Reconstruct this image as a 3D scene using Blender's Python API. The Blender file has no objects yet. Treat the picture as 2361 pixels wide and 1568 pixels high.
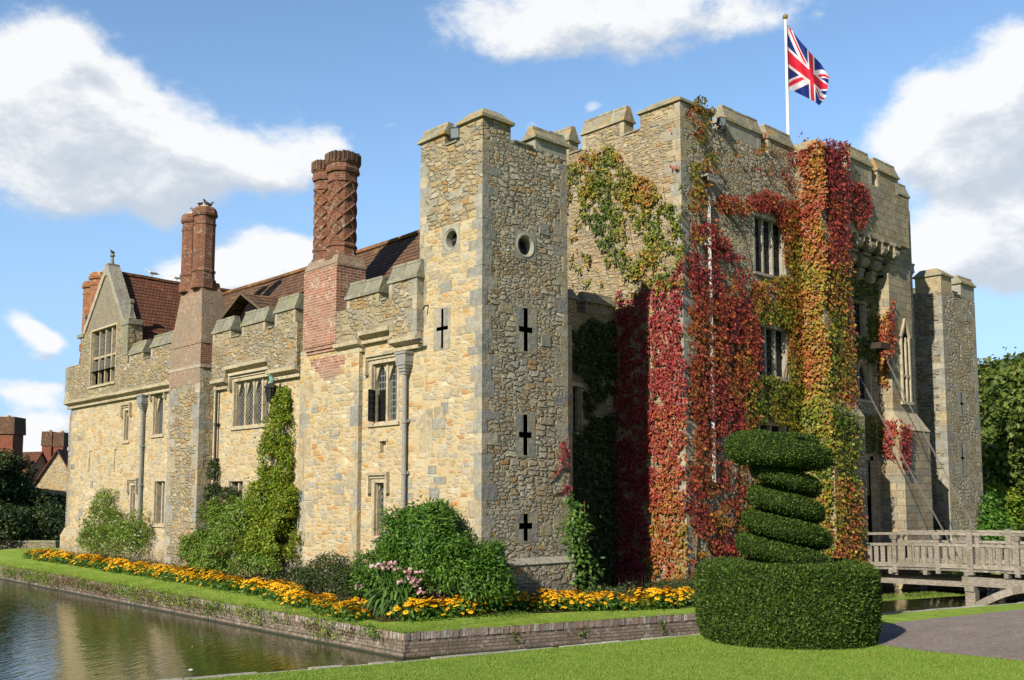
import bpy, bmesh, math, random
from mathutils import Matrix
import numpy as np
from math import sin, cos, pi, radians as R
random.seed(7); rng = np.random.default_rng(7)
S = bpy.context.scene
COL = S.collection

# ------------------------------------------------------------------ camera
YAW = R(47.25); PITCH = R(5.5)
cd = bpy.data.cameras.new('camera'); cam = bpy.data.objects.new('camera', cd); COL.objects.link(cam)
cam.location = (0, 0, 2.5); cam.rotation_euler = (R(90)+PITCH, 0, YAW-R(90))
cd.sensor_width = 36; cd.lens = 35.2; cd.shift_y = 0.0597; cd.clip_end = 6000; cd.clip_start = .1
S.camera = cam
# ------------------------------------------------------------------ light
SUN_EL = R(31); SUN_AZ = math.atan2(-.255, -.967)
ld = bpy.data.lights.new('sun', 'SUN'); ld.energy = 5.0; ld.angle = R(.53); ld.color = (1, .91, .755)
sun = bpy.data.objects.new('sun', ld); COL.objects.link(sun)
sun.rotation_euler = (R(90)-SUN_EL, 0, SUN_AZ+R(90))
S.view_settings.view_transform = 'Standard'; S.view_settings.look = 'None'
S.view_settings.exposure = 0.38; S.view_settings.gamma = 1

# survey: camera ray of a photo pixel (2361 px wide copy) met with a known plane
CX, CY, FL = 1180.5, 925., 2309.
fx, fy, rx, ry = cos(YAW), sin(YAW), sin(YAW), -cos(YAW)
def ray(px, py):
    r = (px-CX)/FL; u = -(py-CY)/FL
    t = cos(PITCH)-u*sin(PITCH); z = u*cos(PITCH)+sin(PITCH)
    return fx*t+rx*r, fy*t+ry*r, z
def at(px, py, x=None, y=None, z=None, t=None):
    d = ray(px, py)
    if x is not None: k = x/d[0]
    elif y is not None: k = y/d[1]
    elif z is not None: k = (z-2.5)/d[2]
    else: k = t/(d[0]*fx+d[1]*fy)
    return d[0]*k, d[1]*k, 2.5+d[2]*k

# ------------------------------------------------------------------ node helpers
class NT:
    def __init__(s, name, world=False):
        if world:
            s.m = bpy.data.worlds.new(name)
        else:
            s.m = bpy.data.materials.new(name)
        s.m.use_nodes = True; s.t = s.m.node_tree; s.t.nodes.clear()
    def n(s, typ, _in=None, **kw):
        n = s.t.nodes.new(typ)
        for k, v in kw.items(): setattr(n, k, v)
        if _in:
            for k, v in _in.items():
                i = n.inputs[k]
                if hasattr(v, 'is_linked') or isinstance(v, bpy.types.NodeSocket): s.t.links.new(v, i)
                else:
                    if i.type == 'RGBA' and len(v) == 3: v = (*v, 1)
                    i.default_value = v
        return n
    def math(s, op, a, b=0., c=None, clamp=False):
        n = s.n('ShaderNodeMath', {0: a, 1: b} if c is None else {0: a, 1: b, 2: c}, operation=op); n.use_clamp = clamp
        return n.outputs[0]
    def vm(s, op, a, b=(0, 0, 0)):
        n = s.n('ShaderNodeVectorMath', {0: a, 1: b}, operation=op); return n.outputs[0]
    def mix(s, f, a, b, mode='MIX'):
        n = s.n('ShaderNodeMix', data_type='RGBA', blend_type=mode)
        for i, v in ((0, f), (6, a), (7, b)):
            if isinstance(v, bpy.types.NodeSocket): s.t.links.new(v, n.inputs[i])
            else: n.inputs[i].default_value = (*v, 1) if isinstance(v, tuple) and len(v) == 3 else v
        return n.outputs[2]
    def ramp(s, f, stops, interp='LINEAR'):
        n = s.n('ShaderNodeValToRGB', {0: f}); r = n.color_ramp; r.interpolation = interp
        while len(r.elements) < len(stops): r.elements.new(.5)
        for e, (p, c) in zip(r.elements, stops): e.position = p; e.color = (*c, 1) if len(c) == 3 else c
        return n.outputs[0]
    def noise(s, vec, scale, detail=4, rough=.55, dim='3D'):
        return s.n('ShaderNodeTexNoise', {'Vector': vec, 'Scale': scale, 'Detail': detail, 'Roughness': rough}, noise_dimensions=dim).outputs[0]
    def sstep(s, v, a, b):
        n = s.n('ShaderNodeMapRange', {0: v, 1: a, 2: b, 3: 0., 4: 1.}, interpolation_type='SMOOTHSTEP'); return n.outputs[0]
    def bump(s, h, strength, dist, normal=None):
        d = {'Height': h, 'Strength': strength, 'Distance': dist}
        if normal is not None: d['Normal'] = normal
        return s.n('ShaderNodeBump', d).outputs[0]
    def out(s, color, rough=.9, normal=None, spec=.2, **kw):
        d = {'Base Color': color, 'Roughness': rough, 'Specular IOR Level': spec}
        if normal is not None: d['Normal'] = normal
        d.update(kw)
        b = s.n('ShaderNodeBsdfPrincipled', d)
        s.n('ShaderNodeOutputMaterial', {'Surface': b.outputs[0]})
        return s.m

def pos(T): return T.n('ShaderNodeNewGeometry').outputs['Position']

def wall_uv(T, su=1., sv=1.):
    """u along the wall, v up, from position and true normal"""
    g = T.n('ShaderNodeNewGeometry')
    p = T.n('ShaderNodeSeparateXYZ', {0: g.outputs['Position']}).outputs
    n = T.n('ShaderNodeSeparateXYZ', {0: g.outputs['True Normal']}).outputs
    ax = T.math('ABSOLUTE', n[0]); ay = T.math('ABSOLUTE', n[1])
    u = T.math('ADD', T.math('MULTIPLY', p[0], T.math('GREATER_THAN', ay, ax)), T.math('MULTIPLY', p[1], T.math('GREATER_THAN', T.math('ADD', ax, .0001), ay)))
    c = T.n('ShaderNodeCombineXYZ', {0: T.math('MULTIPLY', u, su), 1: T.math('MULTIPLY', p[2], sv), 2: 0.})
    return c.outputs[0], g.outputs['Position'], p[2]

def rubble(name, pal, mortar, sx=2.6, sz=4.6, bump=1., bd=.06, dark=.6, stain=(.30, .28, .24), stain_amt=.5, mw=.85, warm=(.42, .29, .12)):
    T = NT(name); p = pos(T)
    w = T.n('ShaderNodeTexNoise', {'Vector': p, 'Scale': 1.3, 'Detail': 3.}).outputs['Color']
    w2 = T.n('ShaderNodeTexNoise', {'Vector': p, 'Scale': 7., 'Detail': 2.}).outputs['Color']
    q = T.vm('ADD', p, T.vm('MULTIPLY', T.vm('SUBTRACT', w, (.5, .5, .5)), (.30, .30, .11)))
    q = T.vm('ADD', q, T.vm('MULTIPLY', T.vm('SUBTRACT', w2, (.5, .5, .5)), (.09, .09, .05)))
    def layer(k):
        v = T.vm('MULTIPLY', q, (sx*k, sx*k, sz*k))
        a = T.n('ShaderNodeTexVoronoi', {'Vector': v, 'Scale': 1., 'Randomness': .85}, feature='F1', distance='CHEBYCHEV')
        e = T.n('ShaderNodeTexVoronoi', {'Vector': v, 'Scale': 1., 'Randomness': .85}, feature='F2', distance='CHEBYCHEV')
        return a.outputs['Color'], T.math('SUBTRACT', e.outputs['Distance'], a.outputs['Distance'])
    c1, e1 = layer(1.); c2, e2 = layer(.62)
    sel = T.math('GREATER_THAN', T.noise(p, .75, 2), .53)
    col = T.mix(sel, c1, c2); ed = T.n('ShaderNodeMix', data_type='FLOAT')
    T.t.links.new(sel, ed.inputs[0]); T.t.links.new(e1, ed.inputs[2]); T.t.links.new(e2, ed.inputs[3]); ed = ed.outputs[0]
    s = T.n('ShaderNodeSeparateColor', {0: col}).outputs
    base = T.ramp(s[0], pal)
    base = T.mix(T.math('MULTIPLY', s[1], .30), base, (.20, .175, .13))
    base = T.mix(T.math('MULTIPLY', T.sstep(T.noise(p, .9, 3), .5, .68), .45), base, warm)
    fine = T.noise(p, 22, 5, .7)
    base = T.mix(.55, base, T.ramp(fine, [(.25, (.35, .35, .35)), (.75, (.78, .78, .78))]), 'OVERLAY')
    big = T.sstep(T.noise(p, .45, 4, .6), .48, .72)
    base = T.mix(T.math('MULTIPLY', big, stain_amt), base, stain)
    streak = T.sstep(T.noise(T.vm('MULTIPLY', p, (1.6, 1.6, .16)), 1., 4, .6), .54, .74)
    base = T.mix(T.math('MULTIPLY', streak, .35), base, (.19, .18, .145))
    m = T.math('SUBTRACT', 1., T.sstep(ed, .0, .26)); m = T.math('MULTIPLY', m, mw)
    mort = T.mix(T.sstep(T.noise(p, 1.9, 3), .35, .65), mortar, tuple(c*dark for c in mortar))
    zz = T.n('ShaderNodeSeparateXYZ', {0: p}).outputs[2]; dampf = T.sstep(T.math('ADD', zz, T.math('MULTIPLY', T.noise(p, 1.6, 4, .7), -2.2)), -.35, -1.5)
    col = T.mix(m, base, mort)
    col = T.mix(T.math('MULTIPLY', dampf, .6), col, (.15, .145, .095))
    h = T.math('ADD', T.math('MULTIPLY', T.sstep(ed, 0., .35), 1.), T.math('MULTIPLY', s[2], .7))
    h = T.math('MULTIPLY', h, T.sstep(ed, .0, .18))
    h = T.math('ADD', h, T.math('MULTIPLY', T.noise(p, 16, 5, .7), .75))
    return T.out(col, .93, T.bump(h, bump, bd), .12)

def islandstone(name, stops, bump=.5, lich=None, sc=6., lamt=.5, dirt=.35):
    T = NT(name); p = pos(T)
    g = T.n('ShaderNodeNewGeometry')
    c = T.ramp(g.outputs['Random Per Island'], stops)
    n = T.noise(p, sc, 6, .65)
    c = T.mix(.7, c, T.ramp(n, [(.3, (.33, .33, .33)), (.7, (.72, .72, .72))]), 'OVERLAY')
    c = T.mix(T.math('MULTIPLY', T.sstep(T.noise(p, 1.4, 4, .65), .5, .7), dirt), c, (.10, .095, .08))
    if lich: c = T.mix(T.math('MULTIPLY', T.sstep(T.noise(p, 2.3, 5, .7), .55, .63), lamt), c, lich)
    return T.out(c, .92, T.bump(n, bump, .05), .12)

def brick(name, c1, c2, mort, bw=.22, bh=.073, stain=(.09, .06, .05), samt=.5, bump=.6, lich=None):
    T = NT(name); uv, p, z = wall_uv(T)
    b = T.n('ShaderNodeTexBrick', {'Vector': uv, 'Color1': c1, 'Color2': c2, 'Mortar': mort, 'Scale': 1., 'Mortar Size': .009, 'Mortar Smooth': .3, 'Bias': 0., 'Brick Width': bw, 'Row Height': bh})
    c = T.mix(.6, b.outputs[0], T.ramp(T.noise(p, 9, 5, .7), [(.3, (.3, .3, .3)), (.7, (.75, .75, .75))]), 'OVERLAY')
    c = T.mix(T.math('MULTIPLY', T.sstep(T.noise(p, 1.3, 4, .65), .45, .65), samt), c, stain)
    if lich: c = T.mix(T.math('MULTIPLY', T.sstep(T.noise(p, 4.1, 5, .75), .56, .64), .8), c, lich)
    h = T.math('ADD', T.math('MULTIPLY', b.outputs[1], -1.), T.math('MULTIPLY', T.noise(p, 14, 3), .6))
    return T.out(c, .93, T.bump(h, bump, .03), .1)

def tiles(name, c1, c2, row=.16, lich=(.32, .17, .06)):
    T = NT(name); uv, p, z = wall_uv(T)
    w = T.noise(p, .8, 3); vz = T.math('ADD', z, T.math('MULTIPLY', w, .12))
    uv = T.n('ShaderNodeCombineXYZ', {0: T.n('ShaderNodeSeparateXYZ', {0: uv}).outputs[0], 1: vz, 2: 0.}).outputs[0]
    b = T.n('ShaderNodeTexBrick', {'Vector': uv, 'Color1': c1, 'Color2': c2, 'Mortar': (.012, .009, .008), 'Scale': 1., 'Mortar Size': .012, 'Mortar Smooth': .2, 'Brick Width': .17, 'Row Height': row*.8})
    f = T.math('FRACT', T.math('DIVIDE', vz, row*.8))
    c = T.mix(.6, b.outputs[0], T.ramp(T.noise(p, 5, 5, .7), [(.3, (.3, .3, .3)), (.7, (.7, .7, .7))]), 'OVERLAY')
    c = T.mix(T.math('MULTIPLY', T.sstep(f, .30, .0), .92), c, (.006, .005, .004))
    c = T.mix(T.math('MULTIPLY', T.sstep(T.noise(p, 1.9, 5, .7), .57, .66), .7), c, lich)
    return T.out(c, .9, T.bump(T.math('SUBTRACT', 1., f), 1., .06), .15)

def plain(name, c, rough=.6, spec=.3, metal=0., nscale=8., amt=.35, bump=.15):
    T = NT(name); p = pos(T); n = T.noise(p, nscale, 5, .65)
    c = T.mix(amt, c, T.ramp(n, [(.3, (.25, .25, .25)), (.7, (.75, .75, .75))]), 'OVERLAY')
    return T.out(c, rough, T.bump(n, bump, .02), spec, Metallic=metal)

def leafmat(name, stops, trans=.3, rough=.5, toned=False, spec=.35):
    T = NT(name); g = T.n('ShaderNodeNewGeometry'); r = g.outputs['Random Per Island']
    if toned:
        a = T.n('ShaderNodeAttribute', attribute_name='tone').outputs['Fac']
        c = T.ramp(a, stops)
        c = T.mix(.75, c, T.ramp(r, [(0, (.28, .28, .28)), (.5, (.5, .5, .5)), (1, (.74, .74, .74))]), 'OVERLAY')
    else:
        c = T.ramp(r, stops)
    b = T.n('ShaderNodeBsdfPrincipled', {'Base Color': c, 'Roughness': rough, 'Specular IOR Level': spec})
    t = T.n('ShaderNodeBsdfTranslucent', {'Color': c})
    m = T.n('ShaderNodeMixShader', {0: trans, 1: b.outputs[0], 2: t.outputs[0]})
    T.n('ShaderNodeOutputMaterial', {'Surface': m.outputs[0]})
    return T.m

# ------------------------------------------------------------------ sky
T = NT('World', True); S.world = T.m
sky = T.n('ShaderNodeTexSky', sky_type='NISHITA'); sky.sun_disc = False; sky.sun_elevation = SUN_EL
sky.sun_rotation = pi/2-SUN_AZ; sky.air_density = 1.0; sky.dust_density = .6; sky.ozone_density = 1.6; sky.altitude = 50
d = T.n('ShaderNodeTexCoord').outputs['Generated']
sp = T.n('ShaderNodeSeparateXYZ', {0: d}).outputs
az = T.math('ARCTAN2', sp[1], sp[0]); el = T.math('ARCSINE', sp[2])
def azel(px, py):
    x, y, z = ray(px, py); return math.atan2(y, x), math.asin(z/math.sqrt(x*x+y*y+z*z))
clouds = [  # px, py centre, half width, half height of each cloud, strength
    (110, 250, 330, 210, 1.), (330, 330, 360, 140, 1.), (140, 110, 130, 110, .9), (520, 390, 240, 80, .85), (730, 340, 120, 60, .7), (250, 420, 240, 80, .9),
    (610, 625, 190, 80, 1.), (640, 570, 90, 55, .95), (450, 640, 100, 55, .7), (60, 745, 75, 50, .85), (80, 880, 110, 35, .6), (120, 970, 110, 45, 1.), (60, 1020, 140, 45, .9), (30, 900, 120, 30, .6),
    (1420, 10, 450, 95, .68), (1250, 60, 230, 80, .58), (1480, 120, 170, 60, .55), (1700, 50, 260, 50, .52), (1380, 258, 40, 22, .5), (1225, 300, 50, 35, .42), (905, 305, 35, 20, .4),
    (2200, 230, 190, 90, 1.), (2330, 130, 120, 110, .95), (2180, 330, 230, 100, .9), (2330, 300, 150, 130, .9), (2320, 480, 220, 110, .95), (2200, 560, 220, 100, .9), (2060, 330, 90, 60, .5), (2330, 625, 140, 70, .9), (2150, 620, 110, 60, .75), (2360, 600, 150, 70, .75), (2110, 190, 80, 50, .5)]
def cloudfield(azs, els):
    v = T.n('ShaderNodeCombineXYZ', {0: azs, 1: T.math('MULTIPLY', els, 1.7), 2: 0.}).outputs[0]
    f = None
    wn = T.n('ShaderNodeTexNoise', {'Vector': v, 'Scale': 7., 'Detail': 3., 'Roughness': .5}).outputs['Color']
    wv = T.vm('MULTIPLY', T.vm('SUBTRACT', wn, (.5, .5, .5)), (.10, .07, 0))
    ws = T.n('ShaderNodeSeparateXYZ', {0: wv}).outputs
    a2 = T.math('ADD', azs, ws[0]); e2 = T.math('ADD', els, ws[1])
    for px, py, hw, hh, st in clouds:
        a0, e0 = azel(px, py); a1, _ = azel(px-hw, py); _, e1 = azel(px, py-hh)
        da = T.math('MULTIPLY', T.math('SUBTRACT', a2, a0), 1/abs(a1-a0)); de = T.math('MULTIPLY', T.math('SUBTRACT', e2, e0), 1/abs(e1-e0))
        r2 = T.math('ADD', T.math('MULTIPLY', da, da), T.math('MULTIPLY', de, de))
        g = T.math('MULTIPLY', T.math('EXPONENT', T.math('MULTIPLY', r2, -1.15)), st)
        f = g if f is None else T.math('SUBTRACT', T.math('ADD', f, g), T.math('MULTIPLY', f, g))
    # the rest of the sky, beyond the picture, gets scattered clouds too
    rest = T.math('MULTIPLY', T.sstep(T.noise(d, 2.3, 3), .58, .80), T.sstep(T.math('ABSOLUTE', T.math('SUBTRACT', azs, YAW)), .62, .85))
    f = T.math('MAXIMUM', f, T.math('MULTIPLY', rest, .8))
    n = T.n('ShaderNodeTexNoise', {'Vector': v, 'Scale': 14., 'Detail': 12., 'Roughness': .66, 'Distortion': .15}).outputs[0]
    return T.math('ADD', f, T.math('MULTIPLY', T.math('SUBTRACT', n, .5), 1.15)), n, f
F0, n0, base0 = cloudfield(az, el)
F1, n1, base1 = cloudfield(T.math('ADD', az, .022), T.math('ADD', el, .03))
dens = T.sstep(F0, .27, .74)
lit = T.math('ADD', .66, T.math('MULTIPLY', T.math('SUBTRACT', F0, F1), 1.7))
lit = T.math('SUBTRACT', lit, T.math('MULTIPLY', T.sstep(base1, .55, 1.), .30), clamp=True)
ccol = T.ramp(lit, [(.0, (3.6, 3.95, 4.4)), (.3, (4.1, 4.35, 4.7)), (.55, (4.9, 5.05, 5.25)), (.85, (5.85, 5.85, 5.85))])
skyc = T.mix(1., sky.outputs[0], (1.02, 1.16, 1.22), 'MULTIPLY')
hz = T.sstep(el, .45, -.02)
skyc = T.mix(T.math('MULTIPLY', hz, .75), skyc, (2.15, 3.35, 5.4))
skyc = T.mix(T.sstep(el, .46, .85), skyc, (.40, .75, 1.7))
side = T.sstep(T.math('ABSOLUTE', T.math('SUBTRACT', az, YAW)), .85, 1.5)
skyc = T.mix(side, skyc, T.mix(1., skyc, (.50, .50, .55), 'MULTIPLY'))  # sky dimmed away from the view direction to lower the ambient light
fin = T.mix(T.math('MULTIPLY', dens, .95), skyc, ccol)
bg = T.n('ShaderNodeBackground', {'Color': fin, 'Strength': .13})
T.n('ShaderNodeOutputWorld', {'Surface': bg.outputs[0]})

# ------------------------------------------------------------------ materials
ochre = [(0, (.42, .37, .27)), (.15, (.55, .46, .30)), (.32, (.66, .54, .33)), (.5, (.72, .62, .42)), (.62, (.60, .42, .18)), (.7, (.52, .30, .10)), (.76, (.66, .60, .46)), (.88, (.44, .42, .36)), (1, (.76, .70, .54))]
greyst = [(0, (.30, .28, .22)), (.2, (.40, .37, .29)), (.4, (.50, .46, .35)), (.55, (.44, .34, .19)), (.64, (.37, .20, .07)), (.70, (.46, .43, .33)), (.85, (.33, .32, .28)), (1, (.56, .52, .42))]
def sc_(l, k): return [(p, tuple(v*k for v in c)) for p, c in l]
ochre = [(0, (.30, .255, .165)), (.14, (.40, .31, .17)), (.30, (.45, .355, .20)), (.46, (.50, .41, .25)), (.58, (.43, .28, .10)), (.66, (.40, .20, .06)), (.71, (.46, .40, .28)), (.80, (.28, .265, .22)), (.88, (.36, .34, .28)), (1, (.54, .47, .33))]; greyst = sc_(greyst, 1.08)
M = dict(bark=plain('bark', (.10, .078, .055), .95, .1),
    stone=rubble('cream rubble stone', ochre, (.50, .42, .27), bump=.6, bd=.026, dark=.92, sx=3.1, sz=7.6, stain_amt=.30, stain=(.29, .26, .20), mw=.75),
    stone_old=rubble('weathered rubble stone', [(p, tuple(v*.85 for v in c)) for p, c in ochre], (.33, .29, .21), bump=.9, bd=.05, dark=.7, sx=3.6, sz=7.4, stain_amt=.65, stain=(.25, .235, .19)),
    stone_shade=rubble('shade-toned rubble stone', [(p, tuple(v*.55 for v in c)) for p, c in greyst], (.36, .33, .26), bump=1., bd=.06, dark=.6, sx=2.4, sz=5.5, stain_amt=.2, stain=(.12, .12, .11)),  # far tower's left face: shade put into the stone colour
    stone_grey=rubble('grey rubble stone', greyst, (.56, .49, .34), bump=1., bd=.09, dark=.5, sx=4.4, sz=9.5, stain_amt=.2),
    stone_keep=rubble('buff rubble stone', [(p, tuple(v*.92 for v in c)) for p, c in ochre], (.42, .345, .235), bump=.9, bd=.06, dark=.7, sx=3.2, sz=11, stain_amt=.35, stain=(.26, .23, .17)),
    ashlar=islandstone('quoin stone', [(0, (.22, .22, .20)), (.35, (.29, .28, .235)), (.6, (.36, .30, .19)), (.8, (.25, .25, .23)), (1, (.40, .35, .26))], lich=(.40, .24, .07), lamt=.3, dirt=.35, bump=.8),
    dressed=islandstone('dressed window stone', [(0, (.35, .30, .205)), (1, (.43, .37, .26))], bump=.35, dirt=.45),
    coping=islandstone('weathered coping stone', [(0, (.20, .19, .14)), (.5, (.27, .25, .18)), (1, (.34, .31, .22))], bump=.8, lich=(.50, .24, .03), lamt=.7),
    copingdark=islandstone('dark coping stone', [(0, (.17, .165, .13)), (1, (.27, .26, .2))], bump=.8, lich=(.20, .21, .05), lamt=.6),
    redbrick=brick('old red brick', (.24, .085, .05), (.17, .06, .04), (.32, .27, .21), samt=.45, lich=(.50, .46, .38)),
    shaftbrick=brick('chimney brick', (.235, .088, .05), (.15, .058, .036), (.22, .17, .13), samt=.45, stain=(.075, .055, .042), lich=(.33, .31, .26)),
    palebrick=brick('bleached brick', (.27, .20, .145), (.25, .135, .09), (.36, .32, .25), samt=.5, stain=(.20, .19, .155), lich=(.35, .33, .27)),
    gablefill=brick('gable infill', (.27, .24, .185), (.22, .195, .15), (.17, .15, .12), bw=.16, bh=.09, samt=.4, stain=(.16, .15, .12), lich=(.36, .28, .13)),
    kerbbrick=brick('moat wall brick', (.17, .13, .105), (.24, .19, .155), (.11, .10, .08), bw=.24, bh=.08, samt=.6, stain=(.10, .09, .06), bump=1., lich=(.36, .34, .29)),
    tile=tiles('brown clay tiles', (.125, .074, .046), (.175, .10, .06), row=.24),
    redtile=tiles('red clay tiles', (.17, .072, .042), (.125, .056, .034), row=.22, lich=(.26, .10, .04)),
    slate=tiles('dark slates', (.035, .030, .028), (.06, .05, .04), lich=(.10, .08, .05)),
    lead=plain('grey lead', (.22, .23, .23), .6, .3), paint=plain('pale painted pipe', (.25, .245, .225), .7), whitepipe=plain('weathered white pipe', (.50, .48, .44), .8, amt=.8, nscale=5),
    blackmetal=plain('black metal', (.02, .02, .022), .45, .5), verdigris=plain('verdigris copper', (.16, .33, .28), .7),
    rust=plain('chain steel', (.22, .21, .19), .5, .5, .3),
    dark=plain('dark interior', (.012, .012, .012), .9, .05), white=plain('white paint', (.80, .80, .78), .5, .4, amt=.1),
    gold=plain('gilt', (.45, .36, .12), .35, .5, .8), timber=None, gull=plain('white feathers', (.75, .75, .73), .8), gullgrey=plain('grey feathers', (.35, .36, .38), .8),
    pigeon=plain('grey feathers dark', (.13, .13, .14), .8), clay=plain('clay pot', (.55, .45, .33), .8),
    glassy=None)
T = NT('weathered oak'); p = pos(T)
n1_ = T.noise(T.vm('MULTIPLY', p, (3, 3, 14)), 3, 5, .7)
c = T.ramp(T.n('ShaderNodeNewGeometry').outputs['Random Per Island'], [(0, (.17, .155, .13)), (.5, (.24, .215, .18)), (1, (.32, .285, .24))])
c = T.mix(1., c, T.ramp(n1_, [(.3, (.22, .22, .22)), (.7, (.74, .74, .74))]), 'OVERLAY')
c = T.mix(T.math('MULTIPLY', T.sstep(T.noise(p, 1.7, 4, .7), .5, .68), .5), c, (.11, .12, .07))
M['timber'] = T.out(c, .9, T.bump(n1_, .4, .03), .1)
# leaded glass: dark glass with a lattice of lead and panes that tilt a little
def leaded(name, diag=True, sc=7., tint=(.025, .03, .035), leadc=(.13, .14, .15), spec=.5):
    T = NT(name); uv, p, z = wall_uv(T)
    if diag:
        uv = T.n('ShaderNodeVectorRotate', {'Vector': uv, 'Angle': R(45)}, rotation_type='Z_AXIS').outputs[0]
    v = T.vm('MULTIPLY', uv, (sc, sc*(1. if diag else .72), 1))
    s = T.n('ShaderNodeSeparateXYZ', {0: v}).outputs
    def line(a): return T.math('LESS_THAN', T.math('ABSOLUTE', T.math('SUBTRACT', T.math('FRACT', a), .5)), .11)
    l = T.math('MAXIMUM', line(s[0]), line(s[1]))
    cell = T.n('ShaderNodeTexWhiteNoise', {'Vector': T.vm('FLOOR', T.vm('ADD', v, (.5, .5, 0)))}).outputs
    tilt = T.vm('MULTIPLY', T.vm('SUBTRACT', cell[1], (.5, .5, .5)), (.16, .16, .16))
    nn = T.vm('NORMALIZE', T.vm('ADD', T.n('ShaderNodeNewGeometry').outputs['Normal'], tilt))
    g = T.n('ShaderNodeBsdfPrincipled', {'Base Color': tint, 'Roughness': .08, 'Normal': nn, 'Specular IOR Level': spec})
    k = T.n('ShaderNodeBsdfPrincipled', {'Base Color': leadc, 'Roughness': .6})
    m = T.n('ShaderNodeMixShader', {0: l, 1: g.outputs[0], 2: k.outputs[0]})
    T.n('ShaderNodeOutputMaterial', {'Surface': m.outputs[0]}); return T.m
M['glass'] = leaded('leaded diamond glass'); M['glassq'] = leaded('leaded square glass', False, 7.); M['glassd'] = leaded('barred dark glass', False, 5., (.008, .008, .009), (.03, .03, .03), .12)
# lawn
T = NT('mown lawn'); p = pos(T)
a = T.noise(p, 1.1, 4, .6); b = T.noise(p, 38, 4, .7); q = T.noise(T.vm('MULTIPLY', p, (1, .35, 1)), 3.5, 3)
c = T.ramp(a, [(.3, (.18, .29, .040)), (.5, (.235, .345, .052)), (.7, (.30, .375, .080))])
c = T.mix(.8, c, T.ramp(b, [(.25, (.26, .26, .26)), (.75, (.74, .74, .74))]), 'OVERLAY')
c = T.mix(.6, c, T.ramp(q, [(.3, (.36, .36, .36)), (.7, (.64, .64, .64))]), 'OVERLAY')
c = T.mix(T.math('MULTIPLY', T.sstep(T.noise(p, 4.5, 5, .75), .55, .72), .4), c, (.30, .30, .10))
c = T.mix(.45, c, T.ramp(T.noise(p, 8, 5, .7), [(.3, (.34, .34, .34)), (.7, (.66, .66, .66))]), 'OVERLAY')
M['lawn'] = T.out(c, .95, T.bump(b, .7, .03), .08)
T = NT('gravel path'); p = pos(T)
b = T.noise(p, 55, 4, .75); a = T.noise(p, 1.2, 4)
c = T.mix(.6, T.ramp(a, [(.3, (.245, .205, .185)), (.7, (.30, .255, .235))]), T.ramp(b, [(.35, (.15, .15, .15)), (.65, (.85, .85, .85))]), 'OVERLAY')
c = T.mix(T.math('MULTIPLY', T.sstep(T.noise(p, 90, 2, .6), .62, .7), .6), c, (.42, .39, .35))
c = T.mix(.55, c, T.ramp(T.noise(p, 7, 5, .7), [(.3, (.32, .32, .32)), (.7, (.68, .68, .68))]), 'OVERLAY')
c = T.mix(T.math('MULTIPLY', T.sstep(T.noise(T.vm('MULTIPLY', p, (.25, 1.6, 1)), 1.3, 3), .5, .65), .25), c, (.16, .135, .12))
M['gravel'] = T.out(c, .95, T.bump(b, .9, .02), .1)
T = NT('garden soil'); p = pos(T); b = T.noise(p, 12, 5, .7)
M['soil'] = T.out(T.ramp(b, [(.3, (.03, .02, .012)), (.7, (.085, .06, .035))]), .95, T.bump(b, .8, .05), .1)
T = NT('moat water'); p = pos(T)
# wavelets: long crests across the view, two sizes
v1 = T.n('ShaderNodeVectorRotate', {'Vector': p, 'Angle': R(-38)}, rotation_type='Z_AXIS').outputs[0]
h = T.math('ADD', T.noise(T.vm('MULTIPLY', v1, (.55, 2.6, 1)), 3.0, 3, .5), T.math('MULTIPLY', T.noise(p, 1.1, 2), .6))
cwat = T.n('ShaderNodeBsdfPrincipled', {'Base Color': (.034, .042, .010), 'Roughness': .03, 'IOR': 1.33, 'Specular IOR Level': .75, 'Normal': T.bump(h, .22, .06)})
T.n('ShaderNodeOutputMaterial', {'Surface': cwat.outputs[0]}); M['water'] = T.m
M['yew'] = leafmat('yew needles', [(0, (.012, .030, .004)), (.5, (.036, .072, .009)), (.85, (.080, .135, .018)), (.97, (.13, .19, .03)), (1, (.20, .15, .05))], .15, .6, spec=.2)
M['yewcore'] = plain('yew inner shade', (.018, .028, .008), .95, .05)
M['ivy'] = leafmat('autumn creeper leaves', [(0, (.04, .080, .012)), (.2, (.125, .160, .018)), (.34, (.24, .21, .026)), (.48, (.33, .17, .032)), (.62, (.32, .085, .030)), (.8, (.29, .045, .038)), (1, (.24, .030, .042))], .12, toned=True, spec=.25)
M['bark'] = plain('bark', (.12, .09, .06), .95, .1); M['stem'] = plain('creeper stems', (.16, .11, .075), .9, .1)
M['green'] = leafmat('shrub leaves', [(0, (.024, .07, .008)), (.5, (.060, .155, .014)), (.9, (.125, .26, .026)), (1, (.21, .33, .045))], .3)
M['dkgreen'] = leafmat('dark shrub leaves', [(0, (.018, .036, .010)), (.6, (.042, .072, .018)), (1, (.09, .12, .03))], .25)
M['ygreen'] = leafmat('yellow green leaves', [(0, (.06, .13, .010)), (.5, (.17, .27, .018)), (.85, (.34, .39, .035)), (1, (.38, .30, .05))], .38)
M['green2'] = leafmat('broad leaves', [(0, (.04, .11, .012)), (.6, (.09, .19, .022)), (1, (.19, .28, .05))], .35)
M['rose'] = leafmat('rose leaves', [(0, (.04, .10, .012)), (.5, (.13, .24, .024)), (.85, (.25, .35, .045)), (1, (.22, .13, .06))], .3)
M['tree'] = leafmat('tree leaves', [(0, (.05, .09, .014)), (.5, (.10, .155, .024)), (.9, (.18, .22, .04)), (1, (.24, .25, .07))], .3)
M['blade'] = leafmat('strap leaves', [(0, (.04, .10, .018)), (1, (.13, .25, .05))], .3)
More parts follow.
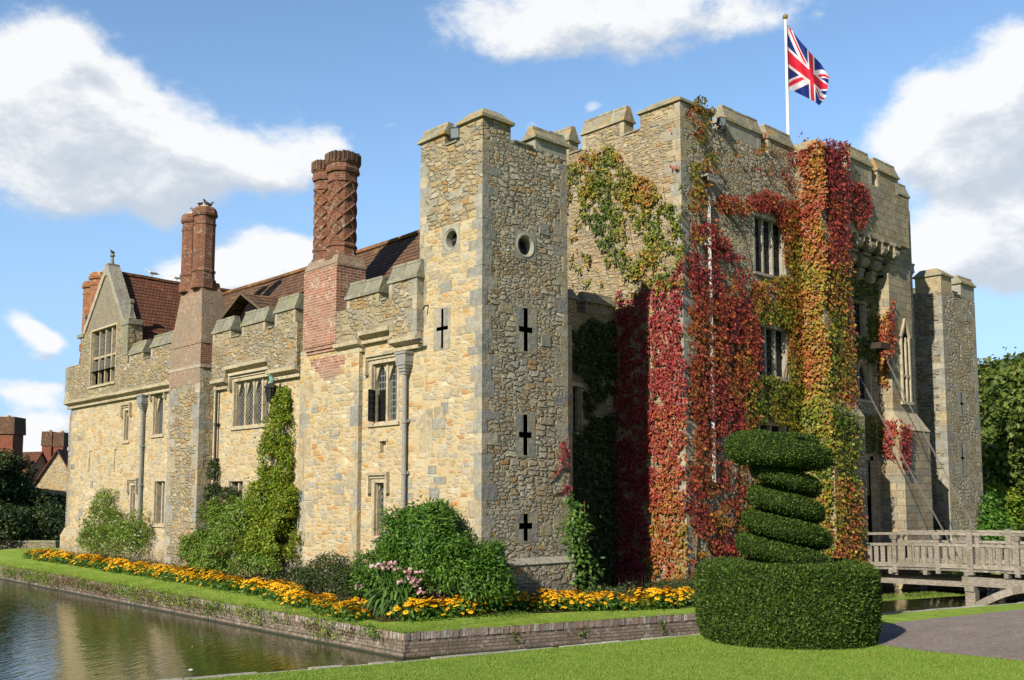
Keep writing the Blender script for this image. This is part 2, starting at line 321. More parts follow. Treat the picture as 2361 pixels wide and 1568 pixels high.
M['grass'] = leafmat('grass blades', [(0, (.13, .24, .028)), (.6, (.23, .34, .055)), (1, (.34, .39, .10))], .35, .6, spec=.15)
M['petal'] = leafmat('golden petals', [(0, (.88, .40, .004)), (.6, (.97, .56, .012)), (.96, (.95, .56, .02)), (1, (.55, .14, .01))], .3)
M['pebble'] = leafmat('pebbles', [(0, (.20, .17, .15)), (1, (.50, .47, .43))], 0., .9)
M['drygrowth'] = leafmat('dry weeds', [(0, (.07, .08, .02)), (.5, (.16, .13, .05)), (1, (.24, .13, .08))], .2)
M['disc'] = plain('flower centre', (.04, .018, .008), .9, .1)
M['pink'] = leafmat('pink petals', [(0, (.70, .38, .46)), (1, (.85, .66, .66))], .35)
M['whitep'] = leafmat('white petals', [(0, (.75, .75, .70)), (1, (.85, .85, .8))], .3)
M['redflag'] = plain('red bunting', (.60, .025, .055), .8, .1, amt=.08); M['blueflag'] = plain('blue bunting', (.018, .035, .20), .8, .1, amt=.08); M['whiteflag'] = plain('white bunting', (.74, .74, .78), .8, .1, amt=.08)

# ------------------------------------------------------------------ object helpers
def tag(o, label=None, cat=None, group=None, kind=None, category=None):
    cat = cat or category
    if label: o['label'] = label
    if cat: o['category'] = cat
    if group: o['group'] = group
    if kind: o['kind'] = kind
    return o
def empty(name, loc, label, cat, group=None, rz=0):
    o = bpy.data.objects.new(name, None); COL.objects.link(o); o.location = loc; o.rotation_euler = (0, 0, rz); o.empty_display_size = .3
    return tag(o, label, cat, group)
def attach(o, parent):
    o.parent = parent
    if parent is not None:
        # meshes are modelled in world coordinates: undo the parent's own offset
        if parent.type == 'EMPTY': o.matrix_parent_inverse = Matrix.Translation(-parent.location)
class MB:
    def __init__(s): s.v = []; s.f = []; s.m = []; s.mats = []
    def mi(s, mat):
        if mat not in s.mats: s.mats.append(mat)
        return s.mats.index(mat)
    def add(s, vs, fs, mat):
        k = len(s.v); s.v += [tuple(v) for v in vs]; i = s.mi(mat)
        for f in fs: s.f.append(tuple(a+k for a in f)); s.m.append(i)
    def box(s, x0, x1, y0, y1, z0, z1, mat):
        if x0 > x1: x0, x1 = x1, x0
        if y0 > y1: y0, y1 = y1, y0
        s.hexa([(x0, y0, z0), (x1, y0, z0), (x1, y1, z0), (x0, y1, z0), (x0, y0, z1), (x1, y0, z1), (x1, y1, z1), (x0, y1, z1)], mat)
    def hexa(s, v, mat): s.add(v, [(0, 3, 2, 1), (4, 5, 6, 7), (0, 1, 5, 4), (1, 2, 6, 5), (2, 3, 7, 6), (3, 0, 4, 7)], mat)
    def bar(s, a, b, w, mat, h=None, up=(0, 0, 1)):
        a = np.array(a, float); b = np.array(b, float); d = b-a; L = np.linalg.norm(d)
        if L < 1e-6: return
        d /= L; up = np.array(up, float)
        if abs(d@up) > .98: up = np.array((1., 0, 0))
        x = np.cross(d, up); x /= np.linalg.norm(x); y = np.cross(x, d); h = h or w
        q = [a-x*w/2-y*h/2, a+x*w/2-y*h/2, b+x*w/2-y*h/2, b-x*w/2-y*h/2, a-x*w/2+y*h/2, a+x*w/2+y*h/2, b+x*w/2+y*h/2, b-x*w/2+y*h/2]
        s.hexa(q, mat)
    def tube(s, pts, r, mat, n=8, cap=True):
        pts = [np.array(p, float) for p in pts]; k = len(s.v); i = s.mi(mat)
        rs = r if hasattr(r, '__len__') else [r]*len(pts)
        for j, p in enumerate(pts):
            d = pts[min(j+1, len(pts)-1)]-pts[max(j-1, 0)]; d /= max(np.linalg.norm(d), 1e-9)
            up = np.array((0, 0, 1.)) if abs(d[2]) < .9 else np.array((1., 0, 0))
            x = np.cross(d, up); x /= np.linalg.norm(x); y = np.cross(x, d)
            for a in range(n): s.v.append(tuple(p+rs[j]*(x*cos(2*pi*a/n)+y*sin(2*pi*a/n))))
        for j in range(len(pts)-1):
            for a in range(n):
                b = (a+1) % n; s.f.append((k+j*n+a, k+j*n+b, k+(j+1)*n+b, k+(j+1)*n+a)); s.m.append(i)
        if cap:
            s.f.append(tuple(k+a for a in range(n-1, -1, -1))); s.m.append(i)
            s.f.append(tuple(k+(len(pts)-1)*n+a for a in range(n))); s.m.append(i)
    def lathe(s, c, prof, mat, n=8, rot=pi/8):
        k = len(s.v); i = s.mi(mat)
        for z, r in prof:
            for a in range(n): s.v.append((c[0]+r*cos(rot+2*pi*a/n), c[1]+r*sin(rot+2*pi*a/n), z))
        for j in range(len(prof)-1):
            for a in range(n):
                b = (a+1) % n; s.f.append((k+j*n+a, k+j*n+b, k+(j+1)*n+b, k+(j+1)*n+a)); s.m.append(i)
        s.f.append(tuple(k+(len(prof)-1)*n+a for a in range(n))); s.m.append(i)
        s.f.append(tuple(k+a for a in range(n-1, -1, -1))); s.m.append(i)
    def build(s, name, parent=None, smooth=False, **tg):
        me = bpy.data.meshes.new(name); me.from_pydata(s.v, [], s.f)
        for m in s.mats: me.materials.append(m)
        me.polygons.foreach_set('material_index', s.m)
        if smooth: me.polygons.foreach_set('use_smooth', [True]*len(s.f))
        me.update(); o = bpy.data.objects.new(name, me); COL.objects.link(o)
        if parent is not None: attach(o, parent)
        if tg: tag(o, **tg)
        return o
def npmesh(name, V, Fc, mats, parent=None, midx=None, tone=None, **tg):
    V = np.asarray(V, np.float32); Fc = np.asarray(Fc, np.int32); m, k = Fc.shape
    me = bpy.data.meshes.new(name)
    me.vertices.add(len(V)); me.vertices.foreach_set('co', V.ravel())
    me.loops.add(m*k); me.loops.foreach_set('vertex_index', Fc.ravel())
    me.polygons.add(m); me.polygons.foreach_set('loop_start', np.arange(0, m*k, k, dtype=np.int32)); me.polygons.foreach_set('loop_total', np.full(m, k, np.int32))
    for mt in (mats if isinstance(mats, (list, tuple)) else [mats]): me.materials.append(mt)
    if midx is not None: me.polygons.foreach_set('material_index', np.asarray(midx, np.int32))
    if tone is not None:
        a = me.attributes.new('tone', 'FLOAT', 'FACE'); a.data.foreach_set('value', np.asarray(tone, np.float32))
    me.update(calc_edges=True); o = bpy.data.objects.new(name, me); COL.objects.link(o)
    if parent is not None: attach(o, parent)
    if tg: tag(o, **tg)
    return o
def nrm(a): return a/np.maximum(np.linalg.norm(a, axis=-1, keepdims=True), 1e-9)
def leafgeo(P, N, size, wid=.8, tdir=None, tj=.5, fold=.15):
    """folded diamond leaves: P points, N facing, tdir preferred growth direction"""
    n = len(P); N = nrm(N); size = np.broadcast_to(np.asarray(size, float), (n,))[:, None]
    t = rng.normal(size=(n, 3))*(tj if tdir is not None else 1.)
    if tdir is not None: t = t+np.asarray(tdir)
    t = nrm(t-N*np.sum(t*N, 1, keepdims=True)); b = np.cross(N, t)
    m = P+t*size*.45-N*size*fold
    V = np.stack([P, m+b*size*wid*.5+N*size*fold, P+t*size, m-b*size*wid*.5+N*size*fold], 1).reshape(-1, 3)
    k = np.arange(n)[:, None]*4
    Fc = np.concatenate([np.hstack([k, k+1, k+2]), np.hstack([k, k+2, k+3])], 1).reshape(-1, 3)
    return V, Fc
def vnoise(P, scale, seed=0):
    """smooth value noise on points"""
    r = np.random.default_rng(seed).random((32, 32, 32)); q = np.asarray(P)*scale
    i = np.floor(q).astype(int); f = q-i; f = f*f*(3-2*f); out = 0
    for dx in (0, 1):
        for dy in (0, 1):
            for dz in (0, 1):
                w = (f[:, 0] if dx else 1-f[:, 0])*(f[:, 1] if dy else 1-f[:, 1])*(f[:, 2] if dz else 1-f[:, 2])
                out = out+w*r[(i[:, 0]+dx) % 32, (i[:, 1]+dy) % 32, (i[:, 2]+dz) % 32]
    return out
def fbm(P, scale, seed=0): return (vnoise(P, scale, seed)+.5*vnoise(P, scale*2.1, seed+1)+.25*vnoise(P, scale*4.3, seed+2))/1.75
def inpoly(U, W, poly):
    c = np.zeros(len(U), bool); n = len(poly)
    for i in range(n):
        x0, y0 = poly[i]; x1, y1 = poly[(i+1) % n]
        if y0 == y1: continue
        hit = ((y0 > W) != (y1 > W)) & (U < (x1-x0)*(W-y0)/(y1-y0)+x0)
        c ^= hit
    return c

class Fac:
    """a wall plane: ax 'x' faces -X at x=c (u runs along Y); ax 'y' faces -Y at y=c (u runs along X); d is depth inward"""
    def __init__(s, ax, c): s.ax = ax; s.c = c
    def P(s, u, d, z): return (s.c+d, u, z) if s.ax == 'x' else (u, s.c+d, z)
    def box(s, mb, u0, u1, d0, d1, z0, z1, mat):
        a = s.P(u0, d0, z0); b = s.P(u1, d1, z1); mb.box(a[0], b[0], a[1], b[1], z0, z1, mat)
    def quad(s, mb, p, mat):
        """p: four (u,d,z) listed counter-clockwise seen from outside with u increasing to the viewer's right on 'y' walls"""
        v = [s.P(*q) for q in p]; mb.add(v, [(0, 1, 2, 3)] if s.ax == 'y' else [(3, 2, 1, 0)], mat)
    def at(s, px, py):
        p = at(px, py, x=s.c) if s.ax == 'x' else at(px, py, y=s.c)
        return (p[1], p[2]) if s.ax == 'x' else (p[0], p[2])
    def wall(s, mb, u0, u1, z0, z1, holes, D, mat, rec=.32, back=True, reveal=None):
        us = sorted({u0, u1, *[min(max(h[i], u0), u1) for h in holes for i in (0, 1)]}); zs = sorted({z0, z1, *[min(max(h[i], z0), z1) for h in holes for i in (2, 3)]})
        def hole(i, j):
            if i < 0 or j < 0 or i >= len(us)-1 or j >= len(zs)-1: return False
            a = (us[i]+us[i+1])/2; b = (zs[j]+zs[j+1])/2
            return any(h[0] < a < h[1] and h[2] < b < h[3] for h in holes)
        rv = reveal or mat
        for i in range(len(us)-1):
            for j in range(len(zs)-1):
                a, b, c, e = us[i], us[i+1], zs[j], zs[j+1]
                if not hole(i, j): s.quad(mb, [(a, 0, c), (b, 0, c), (b, 0, e), (a, 0, e)], mat)
                else:
                    if not hole(i-1, j): s.quad(mb, [(a, 0, c), (a, rec, c), (a, rec, e), (a, 0, e)][::-1], rv)
                    if not hole(i+1, j): s.quad(mb, [(b, 0, c), (b, rec, c), (b, rec, e), (b, 0, e)], rv)
                    if not hole(i, j-1): s.quad(mb, [(a, 0, c), (b, 0, c), (b, rec, c), (a, rec, c)][::-1], rv)
                    if not hole(i, j+1): s.quad(mb, [(a, 0, e), (b, 0, e), (b, rec, e), (a, rec, e)], rv)
                    s.quad(mb, [(a, rec, c), (b, rec, c), (b, rec, e), (a, rec, e)], M['dark'])
        for a in (u0+.006, u1-.006):
            s.quad(mb, [(a, 0, z0), (a, D, z0), (a, D, z1), (a, 0, z1)], mat)
        s.quad(mb, [(u0, 0, z1), (u1, 0, z1), (u1, D, z1), (u0, D, z1)], mat)
        if back: s.quad(mb, [(u0, D, z0), (u1, D, z0), (u1, D, z1), (u0, D, z1)], mat)

def arch_z(f, rise, kind):
    """height above springing at fraction f across a light"""
    g = abs(2*f-1)
    if kind == 'round': return rise*math.sqrt(max(0, 1-g*g))
    return rise*(1-g**1.7)   # pointed
CASTLE = empty('castle', (30, 30, -.6), 'old cream stone castle with square battlemented towers and brick chimneys on a moat island', 'castle')
def window(fac, u0, u1, z0, z1, lights=1, rows=1, arch=None, hood=False, fw=.10, rec=.32, name='window', glass='glass', sill=True, mul=.09, mat='dressed', label=None):
    """stone frame, mullions and tracery set in a wall hole, leaded glazing as its sub-part"""
    mb = MB(); m = M[mat]; e = .012
    fac.box(mb, u0-fw, u0+.02, -e, rec-.02, z0, z1+fw, m); fac.box(mb, u1-.02, u1+fw, -e, rec-.02, z0, z1+fw, m)
    fac.box(mb, u0+.02, u1-.02, -e, rec-.02, z1-.02, z1+fw, m)
    # inner chamfer step
    fac.box(mb, u0+.02, u0+.05, .08, rec-.03, z0, z1-.02, m); fac.box(mb, u1-.05, u1-.02, .08, rec-.03, z0, z1-.02, m)
    if sill:
        a = [(u0-fw-.04, -.07, z0-.14), (u1+fw+.04, -.07, z0-.14), (u1+fw+.04, rec-.02, z0-.14), (u0-fw-.04, rec-.02, z0-.14)]
        b = [(u0-fw-.04, -.07, z0-.05), (u1+fw+.04, -.07, z0-.05), (u1+fw+.04, rec-.02, z0+.03), (u0-fw-.04, rec-.02, z0+.03)]
        q = [fac.P(*x) for x in a+b]
        if fac.ax == 'x': q = [q[1], q[0], q[3], q[2], q[5], q[4], q[7], q[6]]
        mb.hexa(q, m)
    w = (u1-u0-.1)/lights
    for i in range(1, lights):
        c = u0+.05+w*i; fac.box(mb, c-mul/2, c+mul/2, .10, rec-.03, z0, z1-.02, m)
    hrow = (z1-z0)/rows
    for j in range(1, rows):
        c = z0+hrow*j; fac.box(mb, u0+.03, u1-.03, .13, rec-.035, c-.05, c+.05, m)
    if arch:
        for i in range(lights):
            a = u0+.05+w*i+(mul/2 if i else 0); b = u0+.05+w*(i+1)-(mul/2 if i < lights-1 else 0)
            rise = min((b-a)*(.5 if arch == 'round' else .85), (z1-z0)*.5); zs = z1-.02-rise-.03; N = 10
            for k in range(N):
                ua = a+(b-a)*k/N; ub = a+(b-a)*(k+1)/N
                za = zs+arch_z(k/N, rise, arch); zb = zs+arch_z((k+1)/N, rise, arch)
                q = [fac.P(*x) for x in ((ua, .15, za), (ub, .15, zb), (ub, rec-.04, zb), (ua, rec-.04, za), (ua, .15, z1-.02), (ub, .15, z1-.02), (ub, rec-.04, z1-.02), (ua, rec-.04, z1-.02))]
                if fac.ax == 'x': q = [q[1], q[0], q[3], q[2], q[5], q[4], q[7], q[6]]
                mb.hexa(q, m)
    if hood:
        h = z1+fw+.10
        fac.box(mb, u0-fw-.16, u1+fw+.16, -.13, .0, h, h+.09, m); fac.box(mb, u0-fw-.10, u1+fw+.10, -.06, .0, z1+fw+.01, h-.003, m)
        dr = min(.45, (z1-z0)*.3)
        for a, b in ((u0-fw-.16, u0-fw-.07), (u1+fw+.07, u1+fw+.16)):
            fac.box(mb, a, b, -.12, 0, h-dr, h-.003, m); fac.box(mb, a-.03, b+.03, -.14, 0, h-dr-.09, h-dr-.003, m)
    o = mb.build(name, CASTLE, **({'label': label} if label else {}))
    g = MB(); fac.quad(g, [(u0-.01, rec-.07, z0-.01), (u1+.01, rec-.07, z0-.01), (u1+.01, rec-.07, z1), (u0-.01, rec-.07, z1)], M[glass])
    g.build('glazing', o)
    return o

def jit(a): return random.uniform(-a, a)
def cap(mb, fac, u0, u1, d0, d1, z, mat, h=.34, ends='vv', over=.09, seg=.75):
    """saddle-back coping: roll + two slopes; ends 'h' slope in as well, 'v' stay upright"""
    n = max(1, round((u1-u0)/seg)); mid = (d0+d1)/2; top = min(.10, (d1-d0)*.2)
    for i in range(n):
        a = u0+(u1-u0)*i/n; b = u0+(u1-u0)*(i+1)/n; dz = jit(.012); ov = over+jit(.012)
        ea = over if i == 0 else -.004; eb = over if i == n-1 else -.004
        fac.box(mb, a-ea, b+eb, d0-ov, d1+ov, z, z+.09+dz, mat)
        ia = min((b-a)*.3, (d1-d0)*.4) if (i == 0 and ends[0] == 'h') else (-ea*.3 if i == 0 else .003)
        ib = min((b-a)*.3, (d1-d0)*.4) if (i == n-1 and ends[1] == 'h') else (-eb*.3 if i == n-1 else .003)
        zb = z+.09+dz; zt = z+h+dz*1.5
        q = [(a-ea*.6, d0-ov*.6, zb), (b+eb*.6, d0-ov*.6, zb), (b+eb*.6, d1+ov*.6, zb), (a-ea*.6, d1+ov*.6, zb), (a+ia, mid-top, zt), (b-ib, mid-top, zt), (b-ib, mid+top, zt), (a+ia, mid+top, zt)]
        q = [fac.P(*x) for x in q]
        if fac.ax == 'x': q = [q[1], q[0], q[3], q[2], q[5], q[4], q[7], q[6]]
        mb.hexa(q, mat)
        if ia > .1 or ib > .1 or h > .2: # ridge roll
            r = [fac.P(a+ia+.02, mid, zt+.015), fac.P(b-ib-.02, mid, zt+.015)]; mb.bar(r[0], r[1], top*2+.05, mat, .07)
def corner_cap(mb, x0, x1, y0, y1, z, mat, h=.36, over=.09):
    mb.box(x0-over, x1+over, y0-over, y1+over, z, z+.09, mat)
    i = min(x1-x0, y1-y0)*.3; a = over*.6
    mb.hexa([(x0-a, y0-a, z+.09), (x1+a, y0-a, z+.09), (x1+a, y1+a, z+.09), (x0-a, y1+a, z+.09), (x0+i, y0+i, z+h), (x1-i*.3, y0+i, z+h), (x1-i*.3, y1-i*.3, z+h), (x0+i, y1-i*.3, z+h)], mat)
def quoins(mb, xc, yc, z0, z1, mat, sx=1, sy=1, out=.006, big=.55, small=.26, h=.36):
    """corner blocks at (xc,yc); body extends +sx, +sy from the corner; long and short arms alternate"""
    z = z0; k = 0
    while z < z1-.1:
        hh = min(h*random.uniform(.6, 1.3), z1-z); a = (big if k % 2 else small)*random.uniform(.6, 1.3); b = (small if k % 2 else big)*random.uniform(.6, 1.3)
        o = out+jit(.004)
        mb.box(xc-sx*o, xc+sx*a, yc-sy*o, yc+sy*b, z+.004, z+hh-.004, mat); z += hh; k += 1
def coursestones(mb, fac, u0, u1, z0, z1, n, mat, d=.014, avoid=()):
    """odd squared blocks proud of the rubble face"""
    for _ in range(n):
        w = random.uniform(.3, .6); h = random.uniform(.18, .36); u = random.uniform(u0, max(u0, u1-w)); z = random.uniform(z0, z1-h)
        if any(u < a[1] and u+w > a[0] and z < a[3] and z+h > a[2] for a in avoid): continue
        fac.box(mb, u, u+w, -d+jit(.006), .05, z, z+h, mat)

# ------------------------------------------------------------------ ground, moat
ZW, ZI = -1.25, -.665           # water, island kerb
K0 = at(930, 1460, z=ZI); KL = at(0, 1305, z=ZI); K0 = (K0[0], K0[1]); dL = (KL[0]-K0[0])/(KL[1]-K0[1])
KFL = (K0[0]+dL*(62-K0[1]), 62.); KR = at(1600, 1415, z=ZI)[:2]; sl = (KR[1]-K0[1])/(KR[0]-K0[0])
KE = (28.6, K0[1]+sl*(28.6-K0[0])); 
bank = [(-3, 15.6), (2, 14.5), (6.27, 13.39), (9.34, 12.59), (12.28, 12.0), (15.05, 11.39), (20.64, 10.67), (25.43, 9.51), (34, 8.7), (40, 8.3), (62, 6.5), (75, 6.0)]
def soft(n0, n1, pts):  # add points so that an edge is not dead straight
    out = []
    for (a, b) in zip(pts[:-1], pts[1:]):
        n = max(1, int(math.hypot(b[0]-a[0], b[1]-a[1])/.5))
        for k in range(n): f = k/n; out.append((a[0]+(b[0]-a[0])*f+jit(.02), a[1]+(b[1]-a[1])*f+jit(.02)))
    return out+[pts[-1]]
bankp = soft(0, 0, bank)
outer = bankp+[(75, 40), (72, 72), (40, 84), (14, 84), (-3, 80), (-3, 45)]
V = []; Fc = []; n = len(outer); cx, cy = 28, 30
def gz(x, y):
    # near bank flat at zero; the garden beyond the moat lies lower
    f = min(1, max(0, ((x-cx)*.35+(y-12)*.94)/25)); return -.42*f
rings = [1., 1.12, 1.6, 3, 8, 60]
for r in rings:
    for x, y in outer:
        X = cx+(x-cx)*r; Y = cy+(y-cy)*r
        V.append((X, Y, gz(X, Y) if r < 3 else gz(x, y)))
for k in range(len(rings)-1):
    for i in range(n): j = (i+1) % n; Fc.append((k*n+i, (k+1)*n+i, (k+1)*n+j, k*n+j))
mb = MB(); mb.add(V, Fc, M['lawn'])
# bank face down into the water
Vb = [(x, y, gz(x, y)) for x, y in outer]+[(x, y, ZW-.6) for x, y in outer]
mb.add(Vb, [(i, (i+1) % n, n+(i+1) % n, n+i) for i in range(n)], M['soil'])
mb.build('ground', kind='structure')
mb = MB(); mb.add([(-8, 2, ZW), (85, 2, ZW), (85, 90, ZW), (-8, 90, ZW)], [(0, 1, 2, 3)], M['water']); mb.build('water', kind='structure')
mb = MB(); pth = [(17.1, 10.3), (19.03, 9.85), (23.96, 8.97), (34.8, 8.0), (40.2, 8.0), (62, 3), (62, -30), (17.5, -30), (16.7, 3), (16.4, 6.18), (16.28, 7.5), (16.33, 8.39)]
pp = []
for a, b in zip(pth, pth[1:]+pth[:1]):
    L = math.hypot(b[0]-a[0], b[1]-a[1]); m = max(1, min(40, int(L/.35)))
    for k in range(m): f = k/m; pp.append((a[0]+(b[0]-a[0])*f+jit(.03), a[1]+(b[1]-a[1])*f+jit(.03), .006))
mb.add(pp, [tuple(range(len(pp)))], M['gravel']); mb.build('path', kind='structure')
# island lawn rising gently to the castle walls; cut at the entrance where the bridge lands
def strip(A, B, n, z0, z1, mat, name, rows=6, lump=.02):
    V = []; Fc = []
    for i in range(n+1):
        f = i/n
        for j in range(rows+1):
            g = j/rows; x = (A[0][0]*(1-f)+A[1][0]*f)*(1-g)+(B[0][0]*(1-f)+B[1][0]*f)*g; y = (A[0][1]*(1-f)+A[1][1]*f)*(1-g)+(B[0][1]*(1-f)+B[1][1]*f)*g
            V.append((x, y, z0+(z1-z0)*g))
    V = np.array(V); V[:, 2] += (fbm(V, .8, 3)-.5)*lump*2
    for i in range(n):
        for j in range(rows): a = i*(rows+1)+j; Fc.append((a, a+1, a+rows+2, a+rows+1))
    m = MB(); m.add(V, Fc, mat); return m
m1 = strip((K0, KFL), ((18.2, 20.9), (18.2, 62)), 40, ZI, -.42, M['lawn'], 'lawn')
m2 = strip((K0, KE), ((18.2, 20.9), (28.6, 20.9)), 20, ZI, -.42, M['lawn'], 'lawn')
m1.add(m2.v, [f[::-1] for f in m2.f], M['lawn'])
KR0 = (40.6, 16.6)
m3 = strip((KR0, (62, 16.0)), ((40.6, 20.9), (62, 20.9)), 16, -.70, -.42, M['lawn'], 'lawn')
m1.add(m3.v, [f[::-1] for f in m3.f], M['lawn'])
m1.add([(49, 20.9, -.43), (62, 20.9, -.43), (62, 62, -.43), (49, 62, -.43)], [(0, 1, 2, 3)], M['lawn'])
m1.add([(18.2, 51, -.42), (62, 51, -.42), (62, 62, -.42), (18.2, 62, -.42)], [(0, 1, 2, 3)], M['lawn'])
m1.build('lawn', kind='structure')

# moat retaining walls
def kerbwall(name, path, label, ztop=ZI, step=True, group=None):
    """brick wall along a path with the island on its left side: edge course on top, body, footing step"""
    mb = MB()
    for a, b in zip(path[:-1], path[1:]):
        a = np.array(a, float); b = np.array(b, float); L = np.linalg.norm(b-a); d = (b-a)/L; o = np.array((d[1], -d[0]))  # outward
        def seg(s0, s1, o0, o1, z0, z1, mat, dz=0):
            p = [a+d*s0+o*o1, a+d*s1+o*o1, a+d*s1+o*o0, a+d*s0+o*o0]
            mb.hexa([(*q, z0) for q in p]+[(*q, z1+dz) for q in p], mat)
        seg(-.02, L+.02, -.32, -.02, ZW-.5, ztop-.16, M['kerbbrick'])
        seg(0, L+.06, -.2, .045, ZW-.5, ZW+.13, M['kerbbrick']); seg(.01, L+.062, -.2, .047, ZW-.5, ZW+.04+jit(.01), M['wet'])
        n = int(L/.085); w = L/n
        for k in range(n):
            seg(k*w+.006, (k+1)*w-.006, -.24, .0+jit(.012), ztop-.17, ztop, M['edgebrick'], jit(.012))
    return mb.build(name, label=label, category='retaining wall', **({'group': group} if group else {}))
M['wet'] = plain('wet mossy brick', (.045, .045, .028), .35, .4)
M['edgebrick'] = islandstone('edge bricks', [(0, (.17, .15, .13)), (.3, (.25, .225, .195)), (.6, (.23, .14, .11)), (1, (.36, .345, .31))], bump=.8, lich=(.42, .41, .36), lamt=.7, sc=12)
kerbwall('moat_wall', [KFL, K0, KE, (28.6, 20.3)], 'weathered brick moat wall edging the lawn strip, its corner nearest the viewer')
kerbwall('moat_wall', [(40.6, 20.3), KR0, (62, 16.0)], 'brick moat wall seen under the timber bridge', ztop=-.70)
# stone edging on the near bank
mb = MB()
for (a, b) in zip(bank[1:8], bank[2:9]):
    a = np.array(a, float); b = np.array(b, float); L = np.linalg.norm(b-a); d = (b-a)/L; s = 0
    while s < L-.2:
        w = random.uniform(.35, .8); p0 = a+d*s; p1 = a+d*min(L, s+w-.02); s += w; off = jit(.03); nn = np.array((-d[1], d[0]))
        q = [p0+nn*(.03+off), p1+nn*(.03+off), p1+nn*(.22+off), p0+nn*(.22+off)]; h = .012+jit(.015)
        mb.hexa([(*v, -.3) for v in q]+[(*v, h) for v in q], M['edgestone']) if 'edgestone' in M else None
M['edgestone'] = islandstone('bank edging stone', [(0, (.30, .29, .25)), (1, (.48, .46, .40))], bump=.8, lich=(.2, .24, .08), sc=9)
for (a, b) in zip(bank[1:8], bank[2:9]):
    a = np.array(a, float); b = np.array(b, float); L = np.linalg.norm(b-a); d = (b-a)/L; s = 0
    while s < L-.2:
        w = random.uniform(.35, .8); p0 = a+d*s; p1 = a+d*min(L, s+w-.02); s += w; off = jit(.02); nn = np.array((-d[1], d[0]))
        q = [p0+nn*(off-.02), p1+nn*(off-.02), p1+nn*(.15+off), p0+nn*(.15+off)]; h = .0+jit(.015)
        mb.hexa([(*v, -.3) for v in q]+[(*v, h) for v in q], M['edgestone'])
mb.build('stone_edging', label='low line of flat edging stones along the near bank of the moat', category='edging')

# ------------------------------------------------------------------ castle: corner towers
XF = 17.7; YF = 20.35
FL_ = Fac('x', XF); FF = Fac('y', YF)
def crosshole(uc, z0, z1, w=.085, arm=.30, za=.5, ah=.10):
    zc = z0+(z1-z0)*za; return [(uc-w/2, uc+w/2, z0, z1), (uc-arm/2, uc+arm/2, zc-ah/2, zc+ah/2)]
def cross_slit(fac, uc, z0, z1, w=.085, arm=.30, za=.5, ah=.10, pad=.20, label=None):
    mb = MB(); h = crosshole(uc, z0, z1, w, arm, za, ah)
    fac2 = Fac(fac.ax, fac.c-.008)
    fac2.wall(mb, uc-arm/2-pad, uc+arm/2+pad*random.uniform(.8, 1.4), z0-.05, z1+.05, h, .30, M['ashlar'], rec=.28, back=False)
    return mb.build('arrow_slit', CASTLE, **({'label': label} if label else {}))
M['slitstone'] = plain('slit slab stone', (.30, .285, .235), .9, .1, nscale=5, amt=.5, bump=.5)
def roundel(fac, uc, zc, r=.25):
    mb = MB(); N = 20; ro = r+.11
    for k in range(N):
        a, b = 2*pi*k/N, 2*pi*(k+1)/N
        def pt(rr, t, d): return fac.P(uc+rr*cos(t), d, zc+rr*sin(t))
        for (r0, d0, r1, d1) in ((ro+.05, -.004, r+.06, -.03), (r+.06, -.03, r, .02), (r, .02, r-.01, .30)):
            q = [pt(r0, a, d0), pt(r0, b, d0), pt(r1, b, d1), pt(r1, a, d1)]; mb.add(q, [(0, 1, 2, 3)], M['slitstone'])
        # spandrel plate to the square opening
    # square plate with round hole
    s = ro+.04
    for k in range(N*2):
        a, b = pi*k/N, pi*(k+1)/N
        def sq(t): c_, s_ = cos(t), sin(t); m_ = max(abs(c_), abs(s_)); return (uc+s*c_/m_, zc+s*s_/m_)
        pa, pb = sq(a), sq(b)
        mb.add([fac.P(uc+ro*cos(a), -.011, zc+ro*sin(a)), fac.P(uc+ro*cos(b), -.011, zc+ro*sin(b)), fac.P(pb[0], -.011, pb[1]), fac.P(pa[0], -.011, pa[1])], [(0, 1, 2, 3)], M['slitstone'])
    o = mb.build('round_window', CASTLE)
    g = MB(); g.add([fac.P(uc+(r+.02)*cos(2*pi*k/N), .22, zc+(r+.02)*sin(2*pi*k/N)) for k in range(N)], [tuple(range(N))], M['glassd']); g.build('glazing', o)
def sqhole(uc, zc, r): return (uc-r, uc+r, zc-r, zc+r)

